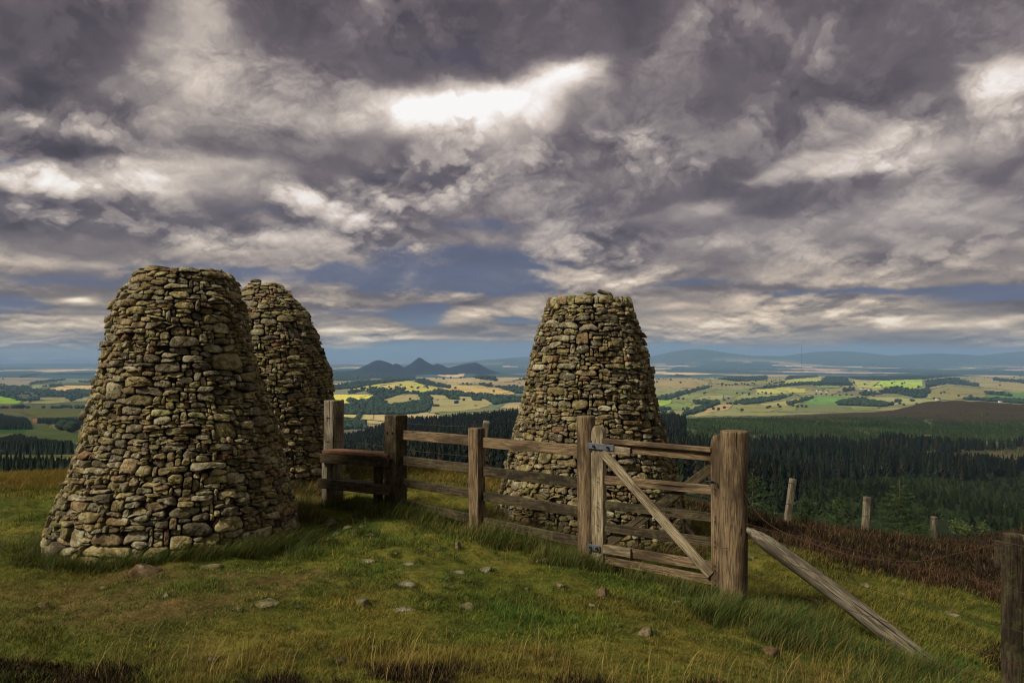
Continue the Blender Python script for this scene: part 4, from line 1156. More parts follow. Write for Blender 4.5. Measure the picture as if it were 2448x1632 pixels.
# long wind-bent grass: clumps around cairn feet, fence line, posts
def clumps(cent, per, rad, h, hv, bend, cols, wts, name, label, cat, w=.004, azm=-.3, azv=1.0, seg=3, mt=None, tip=1.25):
    X = []; Y = []; Hh = []
    for (cx, cy, s_) in cent:
        k = int(per * s_)
        a = rng.uniform(0, 6.28, k); r = rad * np.sqrt(rng.random(k)) * s_ ** .5
        X.append(cx + r * np.cos(a)); Y.append(cy + r * np.sin(a)); Hh.append(h * (1 + hv * rng.uniform(-1, 1, k)) * (1 - .45 * (r / (rad * s_ ** .5)) ** 2) * (.75 + .25 * s_))
    x = np.concatenate(X); y = np.concatenate(Y); hh = np.concatenate(Hh); n = len(x)
    c = jitcol(n, cols, wts, .3)
    az = azm + rng.normal(0, azv, n)
    return blades(name, x, y, hh, w * rng.uniform(.6, 1.4, n), bend * rng.uniform(.4, 1.3, n), az, c, label, cat, mt or M_GRASS, seg=seg, tipcol=tip)

LG_ = [(56, 76, 28), (84, 98, 36), (112, 108, 50), (134, 112, 60)]
cent = []
for a in np.linspace(-2.9, -.05, 60):      # foot of the largest cairn
    s_ = .3 + .7 * rng.random()
    if -2.2 < a < -1.0: s_ *= 1.0
    if a > -1.0: s_ *= 1.6
    rr = 1.17 + .16 * rng.random()
    cent.append((-3.24 + rr * math.cos(a), 7.8 + rr * math.sin(a), s_))
for k in range(22): cent.append((-2.35 + .55 * rng.normal(), 7.35 + .3 * rng.normal(), .8))
for k in range(12): cent.append((-4.6 + .2 * rng.normal(), 7.1 + .3 * rng.normal(), .6))
cent = [q for q in cent if (q[0] + 3.24) ** 2 + (q[1] - 7.8) ** 2 > 1.13 ** 2]
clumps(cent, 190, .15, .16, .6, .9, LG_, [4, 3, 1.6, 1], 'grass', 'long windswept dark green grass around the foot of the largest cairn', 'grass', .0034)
cent = []
for a in np.linspace(-3.0, .3, 70):        # feet of the two cairns behind
    rr = 1.04 + .25 * rng.random(); cent.append((-3.51 + rr * math.cos(a), 11.3 + rr * math.sin(a), .5 + .8 * rng.random()))
    rr = 1.16 + .25 * rng.random(); cent.append((.94 + rr * math.cos(a), 9.7 + rr * math.sin(a), .3 + .5 * rng.random()))
for k in range(40): cent.append((-2.45 + .3 * rng.normal(), 9.2 + .7 * rng.normal(), .7))
clumps(cent, 150, .16, .17, .6, .9, [(64, 78, 30), (96, 96, 42), (124, 98, 54), (132, 88, 58)], [3, 3, 2, 1.6], 'grass', 'long brown green grass around the feet of the two further cairns', 'grass', .005)
cent = []
for t in np.linspace(-.02, 1.0, 85):       # fence line
    p = Bp.lerp(Dp, t) + fn * rng.uniform(-.35, .42)
    cent.append((p.x, p.y, .4 + .8 * rng.random()))
for t in np.linspace(0, 1, 14):
    p = Bp.lerp(Ap, t) + fn * rng.uniform(-.1, .3); cent.append((p.x, p.y, .5))
for t in np.linspace(0, 1, 18):
    p = HG.lerp(LG, t) + gn * rng.uniform(-.1, .25); cent.append((p.x, p.y, .45))
for k in range(26): cent.append((.62 + .22 * rng.normal(), 7.35 + .2 * rng.normal(), .8))
for k in range(10): cent.append((-2.3 + .2 * rng.normal(), 9.3 + .3 * rng.normal(), .8))
clumps(cent, 170, .17, .17, .65, .6, LG_, [3, 3, 2, 1.2], 'grass', 'long seeding grass growing through the foot of the rail fence', 'grass', .0038)
cent = []
for k in range(60):
    cent.append((1.95 + .35 * rng.normal(), 6.3 + .35 * rng.normal(), .9))
for k in range(90):
    t = rng.random(); p = Vector((1.9, 6.35, 0)).lerp(Vector((3.5, 4.9, 0)), t)
    cent.append((p.x + .35 * rng.normal(), p.y + .3 * rng.normal(), .6 + .5 * rng.random()))
clumps(cent, 140, .17, .16, .65, .7, LG_, [4, 3, 1.4, .8], 'grass', 'deep blue green grass below the log prop and round gate post', 'grass', .0034)
cent = []
for (a_, b_, r_k) in RK:
    for q_ in range(7):
        t_ = rng.uniform(0, 6.28); cent.append((a_ + r_k * 1.05 * math.cos(t_), b_ + r_k * .85 * math.sin(t_) - .01, .3 + .3 * rng.random()))
for k in range(900):
    cent.append((rng.uniform(-5, 5), rng.uniform(4.0, 11.5), .25 + .6 * rng.random()))
cent = [q for q in cent if (q[0] + 3.3) ** 2 + (q[1] - 7.8) ** 2 > 1.3 and (q[0] - .94) ** 2 + (q[1] - 9.7) ** 2 > 1.3]
clumps(cent, 90, .07, .055, .5, .6, [(64, 84, 28), (96, 102, 38), (124, 116, 52), (48, 66, 22)], [4, 3, 1.4, 2], 'grass', 'small tufts of coarse grass dotted over the turf and round the stones', 'grass', .0028, seg=2)
# pale seed stalks
cent = [(2.4 + .7 * rng.normal(), 5.0 + .35 * rng.normal(), .5) for k in range(60)] + [(rng.uniform(-1.2, 3), rng.uniform(4.2, 4.8), .3) for k in range(60)] + [(-.45 + .15 * rng.normal(), 8.0 + .1 * rng.normal(), .6) for k in range(3)] \
     + [(.2 + .5 * rng.normal(), 7.5 + .2 * rng.normal(), .3) for k in range(20)] + [(rng.uniform(-3.5, 3), rng.uniform(4.3, 6.4), .15) for k in range(60)] + [(rng.uniform(-2.2, 1.9), rng.uniform(4.1, 4.6), .5) for k in range(110)]
clumps(cent, 16, .18, .24, .5, .45, [(176, 150, 84), (150, 124, 66), (120, 104, 52)], [2, 2, 1], 'grass', 'pale straw coloured seed stalks along the lower edge of the turf', 'grass', .0028, tip=1.5)

# golden grass at the crest beyond the cairns
n = 90000
x = rng.uniform(-9.5, 2.6, n); y = rng.uniform(10.6, 15.5, n)
k = clear_of_cairns(x, y) & (rng.random(n) < .25 + .75 * sstep(10.6, 12.2, y + .8 * (fbm(x, y, 111, 2) - .5)))
x, y = x[k], y[k]; n = len(x)
c = jitcol(n, [(156, 122, 56), (128, 116, 50), (92, 98, 38), (138, 98, 56)], [3, 3, 3, 1.2])
blades('grass', x, y, rng.uniform(.05, .15, n) * (.6 + .8 * fbm(x, y, 112, 2)), rng.uniform(.004, .009, n), rng.uniform(.1, .7, n), rng.normal(-.3, .6, n), c, 'golden seeding grass along the crest behind the cairns', 'grass', M_GRASS, seg=2, tipcol=1.4)
# golden green grass on the right slope
n = 70000
x = rng.uniform(1.9, 6.4, n); y = rng.uniform(5.2, 10.6, n)
k = (rng.random(n) > heather_mask(x, y) * .9) & (fbm(x * 1.4, y * 1.4, 113, 3) > .42)
x, y = x[k], y[k]; n = len(x)
c = jitcol(n, [(150, 128, 52), (118, 112, 44), (88, 96, 34)], [2, 3, 3])
blades('grass', x, y, rng.uniform(.04, .1, n), rng.uniform(.003, .006, n), rng.uniform(.2, 1., n), rng.normal(-.3, .8, n), c, 'yellow green rough grass on the slope right of the gate', 'grass', M_GRASS, seg=2, tipcol=1.3)

# heather
n = 520000
x, y = scatter(n, 3.7, 48, .74, 1.75)
k = rng.random(n) < heather_mask(x, y)
x, y = x[k], y[k]; n = len(x)
cl = fbm(x * 1.6, y * 1.6, 121, 3)
c = jitcol(n, [(50, 38, 26), (34, 30, 20), (70, 46, 36), (104, 82, 48), (46, 48, 26)], [4, 5, 1.3, 1.3, 2], .45)
gold = (sstep(.55, .7, fbm(x * .8, y * .8, 122, 3)) * .6)[:, None] * (rng.random(n) < .5)[:, None]
c = c * (1 - gold) + np.array(lin(100, 68, 50)) * gold
h = (.03 + .13 * cl) * rng.uniform(.4, 1.3, n) * np.where(y < 5.2, .62, 1) * (1 + sstep(8, 14, y) * .5)
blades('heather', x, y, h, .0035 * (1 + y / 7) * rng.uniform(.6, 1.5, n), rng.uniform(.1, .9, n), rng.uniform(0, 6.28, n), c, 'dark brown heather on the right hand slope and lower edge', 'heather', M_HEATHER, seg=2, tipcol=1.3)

n = 60000
x = rng.uniform(2.4, 13, n); y = rng.uniform(7.5, 22, n)
k = (rng.random(n) < heather_mask(x, y) * sstep(.54, .66, fbm(x * .9, y * .9, 151, 3)) * .6)
x, y = x[k], y[k]; n = len(x)
c = jitcol(n, [(128, 92, 60), (96, 66, 48), (80, 80, 40), (150, 122, 80)], [3, 3, 3, 1], .35)
blades('grass', x, y, rng.uniform(.06, .2, n), rng.uniform(.004, .008, n), rng.uniform(.1, .7, n), rng.normal(-.3, .7, n), c, 'rust and straw coloured moor grass growing through the heather', 'grass', M_GRASS, seg=2, tipcol=1.35)

# ------------------------------------------------------------------ conifers
def conifer_geo(seed, h, r, tiers=7, pts=9, col=(34, 42, 26)):
    r_ = np.random.default_rng(seed); V = []; F3 = []; C = []; b = 0
    for k in range(tiers):
        t = k / tiers
        zb_ = h * (.08 + .86 * t); zt_ = zb_ + h * (.30 - .12 * t); rr = r * (1 - t) ** .85 * r_.uniform(.8, 1.15) + .04 * r
        zt_ = min(zt_, h)
        for i in range(pts):
            a0 = (i + r_.uniform(-.3, .3)) / pts * 6.283; da = 6.283 / pts * .55
            q = rr * r_.uniform(.6, 1.2)
            zo = zb_ - h * .03 * r_.uniform(0, 1.5)
            v = [(0, 0, zt_), (q * .6 * math.cos(a0 - da), q * .6 * math.sin(a0 - da), zb_ + h * .05), (q * math.cos(a0), q * math.sin(a0), zo), (q * .6 * math.cos(a0 + da), q * .6 * math.sin(a0 + da), zb_ + h * .05)]
            V += v; F3 += [(b, b + 1, b + 2), (b, b + 2, b + 3)]
            s_ = r_.uniform(.75, 1.25)
            C += [tuple(np.array(lin(*col)) * s_ * q2) for q2 in (1, 1, 1.25, 1)]
            b += 4
    V += [(0.04 * r, 0, h * .9), (-.04 * r, 0, h * .9), (0, 0, h * 1.03)]; F3.append((b, b + 1, b + 2)); C += [lin(*col)] * 3
    return np.array(V), np.array(F3), np.array(C)

def merge_instances(name, protos, which, pos, scl, rot, tint, material, label, cat, zscale=None):
    Vs = []; Fs = []; Cs = []; b = 0
    for pi, (V, F3, C) in enumerate(protos):
        m = which == pi
        if not m.any(): continue
        p = pos[m]; s_ = scl[m]; ro = rot[m]; tn = tint[m]; zs = s_ if zscale is None else zscale[m]
        c, s2 = np.cos(ro), np.sin(ro)
        X = (V[None, :, 0] * c[:, None] - V[None, :, 1] * s2[:, None]) * s_[:, None] + p[:, 0:1]
        Y = (V[None, :, 0] * s2[:, None] + V[None, :, 1] * c[:, None]) * s_[:, None] + p[:, 1:2]
        Z = V[None, :, 2] * zs[:, None] + p[:, 2:3]
        n = len(p); nv = len(V)
        Vs.append(np.stack([X, Y, Z], -1).reshape(-1, 3))
        Fs.append((F3[None] + (np.arange(n) * nv)[:, None, None] + b).reshape(-1, 3))
        Cs.append((C[None] * tn[:, None, :]).reshape(-1, 3)); b += n * nv
    o = new_mesh(name, np.vstack(Vs), None, np.vstack(Fs), [material], False, np.vstack(Cs))
    return tag(o, label, cat, None, 'stuff')

# plantation: sampled on the hillsides
protos = [conifer_geo(300 + k, 1, .17 + .02 * k, 5, 6, (40, 50, 32)) for k in range(5)]
def forest():
    N = 75000
    y = np.sqrt(rng.uniform(230 ** 2, 1750 ** 2, N)); px = rng.uniform(560, 2700, N)
    x = (px - 1224) / F * y
    z = ground(x, y); pxx, py = project(x, y, z)
    tall = np.zeros(N); young = np.zeros(N)
    edge = 34 * (fbm(x / 70, y / 140, 131, 3) - .5)
    midp = (pxx > 560) & (pxx < 1680) & (y > 160)
    tall[midp] = 1
    rightp = pxx >= 1640
    band = rightp & (py > 1062 + edge) & (py < 1135 - edge * 2)
    young[rightp & (py <= 1062 + edge) & (py > 1000 + .0 * edge)] = 1
    tall[band] = 1; young[band] = 0
    low = rightp & (py >= 1135 - edge * 2)
    young[low & (pxx > 1960 + edge * 8)] = 1; tall[low & (pxx <= 1960 + edge * 8)] = 1
    # clear-felled strip
    cf = np.exp(-((pxx - 2400) / 150) ** 2 - ((py - 1095) / 20) ** 2) > .4
    tall[cf] = 0; young[cf] = (rng.random(N)[cf] < .1)
    brown = (py < 1012) & (pxx > 2120)
    tall[brown] = 0; young[brown] = 0
    brown = (py < 1003) & (pxx > 1660)
    tall[brown] = 0; young[brown] = (rng.random(N)[brown] < .03)
    ride = (np.abs(fbm(x / 210, y / 330, 137, 2) - .5) < .012) | (np.abs(fbm(x / 150 + 7, y / 260, 138, 2) - .42) < .006)
    tall[ride] = 0; young[ride] = 0
    yk = (young > 0) & (rng.random(N) < .9); tk = (tall > 0) & (young == 0) & (rng.random(N) < np.where(y < 700, .62, .5))
    tk &= ~((y > 1330) & (pxx < 1680))
    return x, y, z, pxx, py, tk, yk
x, y, z, pxx, py, tk, yk = forest()
def forest_obj(m, hmin, hmax, wk, name, label, cols, wts):
    n = int(m.sum()); h = rng.uniform(hmin, hmax, n) * (1 + .3 * (fbm(x[m] / 40, y[m] / 40, 133, 2) - .5))
    t = np.array([lin(*c) for c in cols]); tn = t[rng.choice(len(cols), n, p=np.array(wts) / sum(wts))] / np.array(lin(40, 50, 32))
    tn = tn * .68 * rng.uniform(.6, 1.4, n)[:, None] * (.45 + 1.1 * fbm(x[m] / 60, y[m] / 120, 134, 3))[:, None]
    return merge_instances(name, protos, rng.integers(0, 5, n), np.column_stack([x[m], y[m], z[m] - .4]), h * wk, rng.uniform(0, 6.28, n), tn, M_CONIFER, label, 'forest', zscale=h)
forest_obj(tk, 9.5, 15, 1.25, 'conifer_forest', 'dense dark conifer plantation covering the valley sides', [(32, 40, 26), (22, 30, 22), (48, 42, 30)], [5, 4, 1.2])
up_ = yk & (py < 1085); yk = yk & ~up_
forest_obj(up_, 3.0, 6.5, 1.7, 'young_plantation', 'mid green young conifers along the top of the right hand slope', [(62, 78, 40), (50, 68, 36), (74, 80, 44)], [4, 3, 1.4])
forest_obj(yk, 2.2, 4.6, 1.9, 'young_plantation', 'lighter green young conifers on the lower and upper right slopes', [(38, 50, 24), (26, 38, 18), (50, 54, 28)], [4, 4, 1])

# individual spruces: left belt standing free against the fields
def tree_thing(loc, h, geo, label, group, name='conifer_tree', cat='tree', tm=M_BARK, tr=.018):
    e = empty(name, loc, label, cat, group)
    V, F3, C = geo
    new_mesh('crown', V * h, None, F3, [M_CONIFER], False, C, e)
    tube('trunk', [Vector(loc) + Vector((0, 0, z_ * h)) for z_ in (-.02, .3, .6, .93)], tr * h, tm, e, 6)
    return e
tall_geo = [conifer_geo(350 + k, 1, .17 + .015 * k, 11, 10, (34, 42, 28)) for k in range(4)]
rowx = [2, 16, 26, 38, 48, 57, 72, 84, 92, 103, 112, 124, 136, 147, 158, 172]
rowy = [1072, 1064, 1075, 1068, 1060, 1076, 1070, 1080, 1060, 1078, 1074, 1068, 1082, 1075, 1084, 1080]
for k, (a, b) in enumerate(zip(rowx, rowy)):
    yy = 300 + 14 * math.sin(k * 2.1); top = P(a, b + 6, yy); g_ = gz(top.x, yy)
    lab = 'dark spruce in the belt below the crest left of the largest cairn'
    if k == 4: lab = 'tall pointed spruce at the left of the belt below the crest'
    tree_thing((top.x, yy, g_), max(6, top.z - g_), tall_geo[k % 4], lab, 'spruces in the belt at the left edge')
N = 1800
yb = rng.uniform(235, 420, N); pb = rng.uniform(-120, 260, N); xb = (pb - 1224) / F * yb; zb2 = ground(xb, yb)
hb = EYE - (1090 + rng.uniform(0, 26, N) - 862) / F * yb - zb2
ok = (hb > 4) & (hb < 26)
n = int(ok.sum())
merge_instances('spruce_belt', [conifer_geo(370 + k, 1, .18, 8, 8, (34, 42, 28)) for k in range(3)], rng.integers(0, 3, n), np.column_stack([xb[ok], yb[ok], zb2[ok]]), hb[ok] * 1.5, rng.uniform(0, 6, n), np.tile(rng.uniform(.7, 1.2, n)[:, None], (1, 3)), M_CONIFER, 'solid dark mass of spruces below the crest at the left edge', 'forest', zscale=hb[ok])

# bare pale trunks along the dark plantation edge
for k, (cxx, cyy, hp) in enumerate(((872, 315, 55), (895, 318, 44), (930, 320, 58), (950, 322, 46), (978, 322, 60), (1000, 318, 40), (1040, 325, 52), (1046, 320, 48), (820, 322, 40), (1440, 195, 50), (1400, 190, 44), (1714, 250, 62), (1500, 240, 40))):
    px_, py_ = q4(cxx, cyy); X_, Y_, Z_ = hit(px_, py_, 150, 1500); hm_ = hp * .403 / F * Y_
    e = empty('dead_tree', (X_, Y_ - 3, Z_), 'thin bleached dead trunk at the edge of the dark plantation', 'tree', 'dead trunks on the plantation edge')
    b0 = Vector((X_, Y_ - 3, Z_))
    tube('trunk', [b0 + Vector((0, 0, -.5)), b0 + Vector((.1, 0, hm_ * .5)), b0 + Vector((.0, 0, hm_))], .11, M_DEAD, e, 5)
    tube('branch', [b0 + Vector((0, 0, hm_ * .6)), b0 + Vector((1.0, 0, hm_ * .72))], .05, M_DEAD, e, 4)

# ------------------------------------------------------------------ young spruces in the heather
def sapling(base, top_z, width, seed, label, lean=0.):
    r_ = np.random.default_rng(seed); H = top_z - base[2]
    e = empty('spruce_sapling', base, label, 'tree', 'young spruces in the heather')
    tube('trunk', [Vector(base) + Vector((lean * t, 0, H * t)) for t in (0, .3, .6, .85, .95)], .006 * H + .003, M_BARK, e, 6)
    V = []; F3 = []; C = []
    def needle(p, d, L, col):
        s_ = Vector((r_.normal(), r_.normal(), r_.normal())); s_ = s_.cross(d).normalized() * L * .15
        b = len(V); V.extend([tuple(p - s_), tuple(p + s_), tuple(p + d * L)]); F3.append((b, b + 1, b + 2)); C.extend([col, col, tuple(q * 1.4 for q in col)])
    nb = int(26 + 22 * H)
    for k in range(nb):
        t = (k + .5) / nb; t = t ** .85
        z_ = H * (.03 + .84 * t); L = width * .5 * (1 - t) ** .75 * r_.uniform(.7, 1.15) + .05
        a = k * 2.399 + r_.uniform(-.3, .3)
        out = Vector((math.cos(a), math.sin(a), 0)); nseg = max(4, int(L / .045))
        p = Vector((lean * z_ / H, 0, z_)); 
        for i in range(nseg):
            f = i / nseg
            d = (out + Vector((0, 0, -.18 + .55 * f))).normalized()
            p = p + d * (L / nseg)
            base_c = np.array(lin(60, 76, 44)) * r_.uniform(.6, 1.35)
            for q in range(7):
                dd = (d * .8 + Vector((r_.normal(), r_.normal(), r_.normal())) * .75).normalized()
                needle(p + d * r_.uniform(-.02, .02), dd, .05 * r_.uniform(.7, 1.3) * (1.1 - .3 * f), tuple(base_c))
            if i > 1 and r_.random() < .7:      # side twig
                sd = (d + Vector((-out.y, out.x, 0)) * (1 if r_.random() < .5 else -1) * 1.1).normalized(); sp = p.copy()
                for w_ in range(int(3 + 3 * (1 - f))):
                    sp = sp + sd * .035
                    for q in range(5): needle(sp, (sd * .8 + Vector((r_.normal(), r_.normal(), r_.normal())) * .8).normalized(), .045, tuple(base_c))
    for k in range(40):
        z_ = H * (.84 + .15 * k / 40); needle(Vector((lean * z_ / H, 0, z_)), Vector((r_.normal() * .6, r_.normal() * .6, 1)).normalized(), .06, lin(58, 70, 44))
    new_mesh('foliage', V, None, F3, [M_SPRUCE], False, np.array(C), e)
def sap(px, ptop, pbase, y, wpx, seed, label, lean=0.):
    b = P(px, pbase, y); g_ = gz(b.x, y); t = P(px, ptop, y)
    sapling((b.x, y, g_ - .02), t.z, wpx / F * y, seed, label, lean)
sap(2152, 1136, 1290, 18.5, 150, 1, 'largest bushy young spruce growing between the second and third fence posts')
sap(2008, 1176, 1270, 16.5, 78, 2, 'small spruce growing left of the second fence post')
sap(1925, 1183, 1265, 15.5, 34, 3, 'thin spindly spruce growing right of the leaning first fence post')
sap(1800, 1122, 1230, 14.0, 100, 4, 'spruce partly hidden behind the round gate post')
sap(2195, 1245, 1300, 17.8, 90, 5, 'low spreading spruce beside the third fence post')

def leafy(px, py, y, wpx, hpx, seed, label):
    r_ = np.random.default_rng(seed); b = P(px, py, y); g_ = gz(b.x, y)
    e = empty('shrub', (b.x, y, g_), label, 'shrub', 'pale shrubs beyond the heather')
    W = wpx / F * y; Ht = max(b.z - g_, hpx / F * y); V = []; F3 = []; C = []
    for k in range(9):
        a = r_.uniform(0, 6.28); tx = W * .5 * math.cos(a) * r_.random(); ty_ = W * .5 * math.sin(a) * r_.random(); tz = Ht * r_.uniform(.7, 1.05)
        tube('stem', [Vector((b.x, y, g_)), Vector((b.x + tx * .6, y + ty_ * .6, g_ + tz * .6)), Vector((b.x + tx, y + ty_, g_ + tz))], .012, M_BARK, e, 4) if k < 4 else None
        for q in range(70):
            f = r_.uniform(.45, 1); p = np.array([tx * f, ty_ * f, tz * f]) + r_.normal(size=3) * .07
            d1 = r_.normal(size=3) * .04; d2 = r_.normal(size=3) * .03; i = len(V)
            V += [p, p + d1, p + d2]; F3.append((i, i + 1, i + 2)); cc = np.array(lin(92, 106, 60)) * r_.uniform(.6, 1.3); C += [cc, cc, cc]
    new_mesh('leaves', np.array(V), None, F3, [M_SPRUCE], False, np.array(C), e)
leafy(2285, 1245, 30, 26, 22, 11, 'pale green leafy shrub right of the third fence post')
leafy(2310, 1252, 31, 30, 16, 12, 'low pale green shrub right of the taller pale shrub')
leafy(2352, 1248, 34, 26, 18, 13, 'small pale shrub at the far edge of the heather on the right')
leafy(1140, 1102, 15.5, 26, 16, 14, 'small green bush seen past the middle fence post')

# ------------------------------------------------------------------ farmland trees
def blob_geo(seed, n=7, m=5):
    r_ = np.random.default_rng(seed); V = [(0, 0, 0.02)]; 
    for k in range(1, m):
        ph = math.pi * k / m
        for i in range(n):
            a = 6.283 * (i + .5 * (k % 2)) / n; q = math.sin(ph) * r_.uniform(.75, 1.2) * .55
            V.append((q * math.cos(a), q * math.sin(a), .5 - .5 * math.cos(ph) * r_.uniform(.85, 1.1)))
    V.append((0, 0, r_.uniform(.92, 1.08))); F3 = []
    for i in range(n):
        j = (i + 1) % n; F3.append((0, 1 + j, 1 + i))
        for k in range(m - 2):
            a = 1 + k * n; b = a + n
            F3 += [(a + i, a + j, b + i), (a + j, b + j, b + i)]
        a = 1 + (m - 2) * n; F3.append((a + i, a + j, len(V) - 1))
    V = np.array(V); C = np.array(lin(48, 62, 40))[None] * r_.uniform(.75, 1.3, len(V))[:, None]
    return V, np.array(F3), C
bl = [blob_geo(400 + k) for k in range(5)]
def woods():
    N = 330000
    y = 1 / rng.uniform(1 / 9500, 1 / 650, N); px = rng.uniform(-150, 2600, N)
    x = (px - 1224) / F * y; z = ground(x, y); pxx, py = project(x, y, z)
    f1, f2, _c = voronoi(x, y, 330, 420, 5)
    hedg = ((f2 - f1) < .03) & (y > 2500) & (rng.random(N) < .7 * (fbm(x / 500, y / 500, 141, 2) > .60))
    lo = (px < 420) & (y < 2300)
    m = wood_mask(pxx, py - np.where(lo, 9.5 / y * F, 0), x, y) & ((y > 2300) | (px < 420)) | hedg
    return x[m], y[m], z[m], pxx[m], py[m]
x, y, z, pxx, py = woods()
con = (pxx < 420) & (y < 2300)
keep = rng.random(len(x)) < np.where(con, 1., .75)
x, y, z, con = x[keep], y[keep], z[keep], con[keep]
n = (~con).sum(); h = rng.uniform(9, 15, n)
merge_instances('woodland', bl, rng.integers(0, 5, n), np.column_stack([x[~con], y[~con], z[~con] - .5]), h * 1.25, rng.uniform(0, 6, n), rng.uniform(.6, 1.35, n)[:, None] * np.array([[1, 1, 1]]), M_WOODS, 'dark broadleaf woods and shelter belts winding between the far fields', 'woods', zscale=h)
n = con.sum(); h = rng.uniform(8, 13, n)
merge_instances('conifer_wood', protos, rng.integers(0, 5, n), np.column_stack([x[con], y[con], z[con] - .5]), h * 1.2, rng.uniform(0, 6, n), rng.uniform(.6, 1.1, n)[:, None] * np.array([[1, 1, 1]]), M_CONIFER, 'dark conifer blocks among the fields at the left edge', 'woods', zscale=h)

# lone trees
big_blob = blob_geo(450, 12, 9)
def lone(px_, py_, hm_, k, label, group):
    X_, Y_, Z_ = hit(px_, py_, 600, 9000)
    V, F3, C = bl[k % 5] if hm_ < 17 else big_blob
    o = new_mesh('field_tree', V * np.array([1.15, 1.15, 1]) * hm_, None, F3, [M_WOODS], False, C * .9, None, (X_, Y_, Z_ - .3))
    tag(o, label, 'tree', group)
def q6(a, b): return 1500 + .403 * a, 800 + .403 * b
def q7(a, b): return .2297 * a, 840 + .2297 * b
def q5(a, b): return 740 + .2381 * a, 800 + .2381 * b
lone(*q7(655, 818), 17.5, 0, 'larger round tree on the hedge line left of the largest cairn', 'round trees on the left hedge line')
lone(*q7(748, 838), 17.2, 1, 'smaller round tree on the hedge line nearest the largest cairn', 'round trees on the left hedge line')
LT = [(500, 308), (560, 304), (585, 303), (605, 300), (622, 300), (640, 299), (652, 298), (695, 295), (740, 290), (825, 278), (855, 275), (868, 274), (880, 273), (905, 271), (370, 350), (455, 350), (463, 348),
      (575, 392), (600, 382), (800, 345), (915, 350), (540, 448), (575, 438), (680, 452), (830, 437), (845, 432), (1860, 350), (1880, 345), (1965, 365), (2030, 368), (2040, 366), (1215, 362), (1260, 362), (1300, 358), (1330, 360),
      (1180, 358), (1150, 356), (1120, 356), (1010, 430), (1060, 430), (1035, 428), (1365, 382), (1400, 380), (650, 350), (682, 348), (510, 445), (1850, 385), (1820, 382), (905, 432), (960, 300), (1140, 305), (720, 360), (980, 350), (1440, 330), (1640, 420), (1700, 395)]
for k, (a, b) in enumerate(LT): lone(*q6(a, b), 11 + (k * 5) % 5, k, 'small dark tree on a field hedge beyond the moor on the right', 'hedgerow trees on the right')
for k, (a, b) in enumerate([(1010, 655), (1465, 690), (1480, 688), (1550, 662), (330, 672), (520, 670), (620, 505), (1540, 498), (1580, 498), (1620, 500), (1850, 575), (1090, 585)]):
    lone(*q5(a, b), 12 + k % 3, k, 'small dark tree in an olive field between the cairns', 'field trees in the middle')

# ------------------------------------------------------------------ farm buildings and mast
def house(px_, py_, L, W, Ht, rot, label, group):
    X_, Y_, Z_ = hit(px_, py_, 1500, 9000)
    e = empty('farmhouse', (X_, Y_, Z_), label, 'farmhouse', group); e.rotation_euler.z = rot
    l, w = L / 2, W / 2; rh = Ht + W * .42
    V = [(-l, -w, -1), (l, -w, -1), (l, w, -1), (-l, w, -1), (-l, -w, Ht), (l, -w, Ht), (l, w, Ht), (-l, w, Ht), (-l, 0, rh), (l, 0, rh)]
    new_mesh('wall', V, [(0, 1, 5, 4), (1, 2, 6, 5), (2, 3, 7, 6), (3, 0, 4, 7)], [(4, 8, 7), (5, 6, 9)], [M_WHITE], False, None, e)
    o = .5; s2 = .42 * 2
    V = [(-l - o, -w - o, Ht - o * s2 + .15), (l + o, -w - o, Ht - o * s2 + .15), (l + o, 0, rh + .15), (-l - o, 0, rh + .15), (l + o, w + o, Ht - o * s2 + .15), (-l - o, w + o, Ht - o * s2 + .15)]
    V2 = [(a, b, c + .3) for a, b, c in V]; V = V + V2
    f4 = [(0, 1, 2, 3), (3, 2, 4, 5), (6, 9, 8, 7), (9, 11, 10, 8), (0, 6, 7, 1), (5, 4, 10, 11)]; 
    rf = new_mesh('roof', V, f4 + [(0, 3, 9, 6), (3, 5, 11, 9), (1, 7, 8, 2), (2, 8, 10, 4)], None, [M_SLATE], False, None, e)
    new_mesh('chimney', [(l - 1.5, -.6, rh - .5), (l - .3, -.6, rh - .5), (l - .3, .6, rh - .5), (l - 1.5, .6, rh - .5), (l - 1.5, -.6, rh + 1.4), (l - .3, -.6, rh + 1.4), (l - .3, .6, rh + 1.4), (l - 1.5, .6, rh + 1.4)],
             [(0, 1, 5, 4), (1, 2, 6, 5), (2, 3, 7, 6), (3, 0, 4, 7), (4, 5, 6, 7)], None, [M_WHITE], False, None, rf)
for (a, b, L, rot, lab) in ((1392, 322, 26, .1, 'white farmhouse below the bright green field'), (1415, 325, 18, -.2, 'long pale farm building between two houses below the bright green field'),
                            (1440, 330, 22, .05, 'pale farm shed at the right of the group below the bright green field'), (1128, 334, 20, .2, 'white farmhouse among trees in the middle of the right fields'),
                            (1150, 338, 26, -.1, 'second white house among trees in the middle of the right fields'), (1185, 341, 18, .1, 'white cottage at the right end of the tree lined farm'),
                            (1838, 386, 20, 0, 'small white farmhouse on the hedge near the brown moor'), (2215, 402, 26, .3, 'pale farm building at the valley wood on the far right')):
    house(*q6(a, b), L, 9, 5.5, rot, lab, 'distant farm buildings')
for (a, b, L, rot) in ((250, 440, 22, .1), (272, 443, 18, -.2), (292, 440, 20, .3), (325, 446, 22, 0), (345, 440, 16, .2)):
    house(*q7(a, b), L, 10, 6, rot, 'small pale house in the hamlet among woods at the left edge', 'hamlet houses at the left')

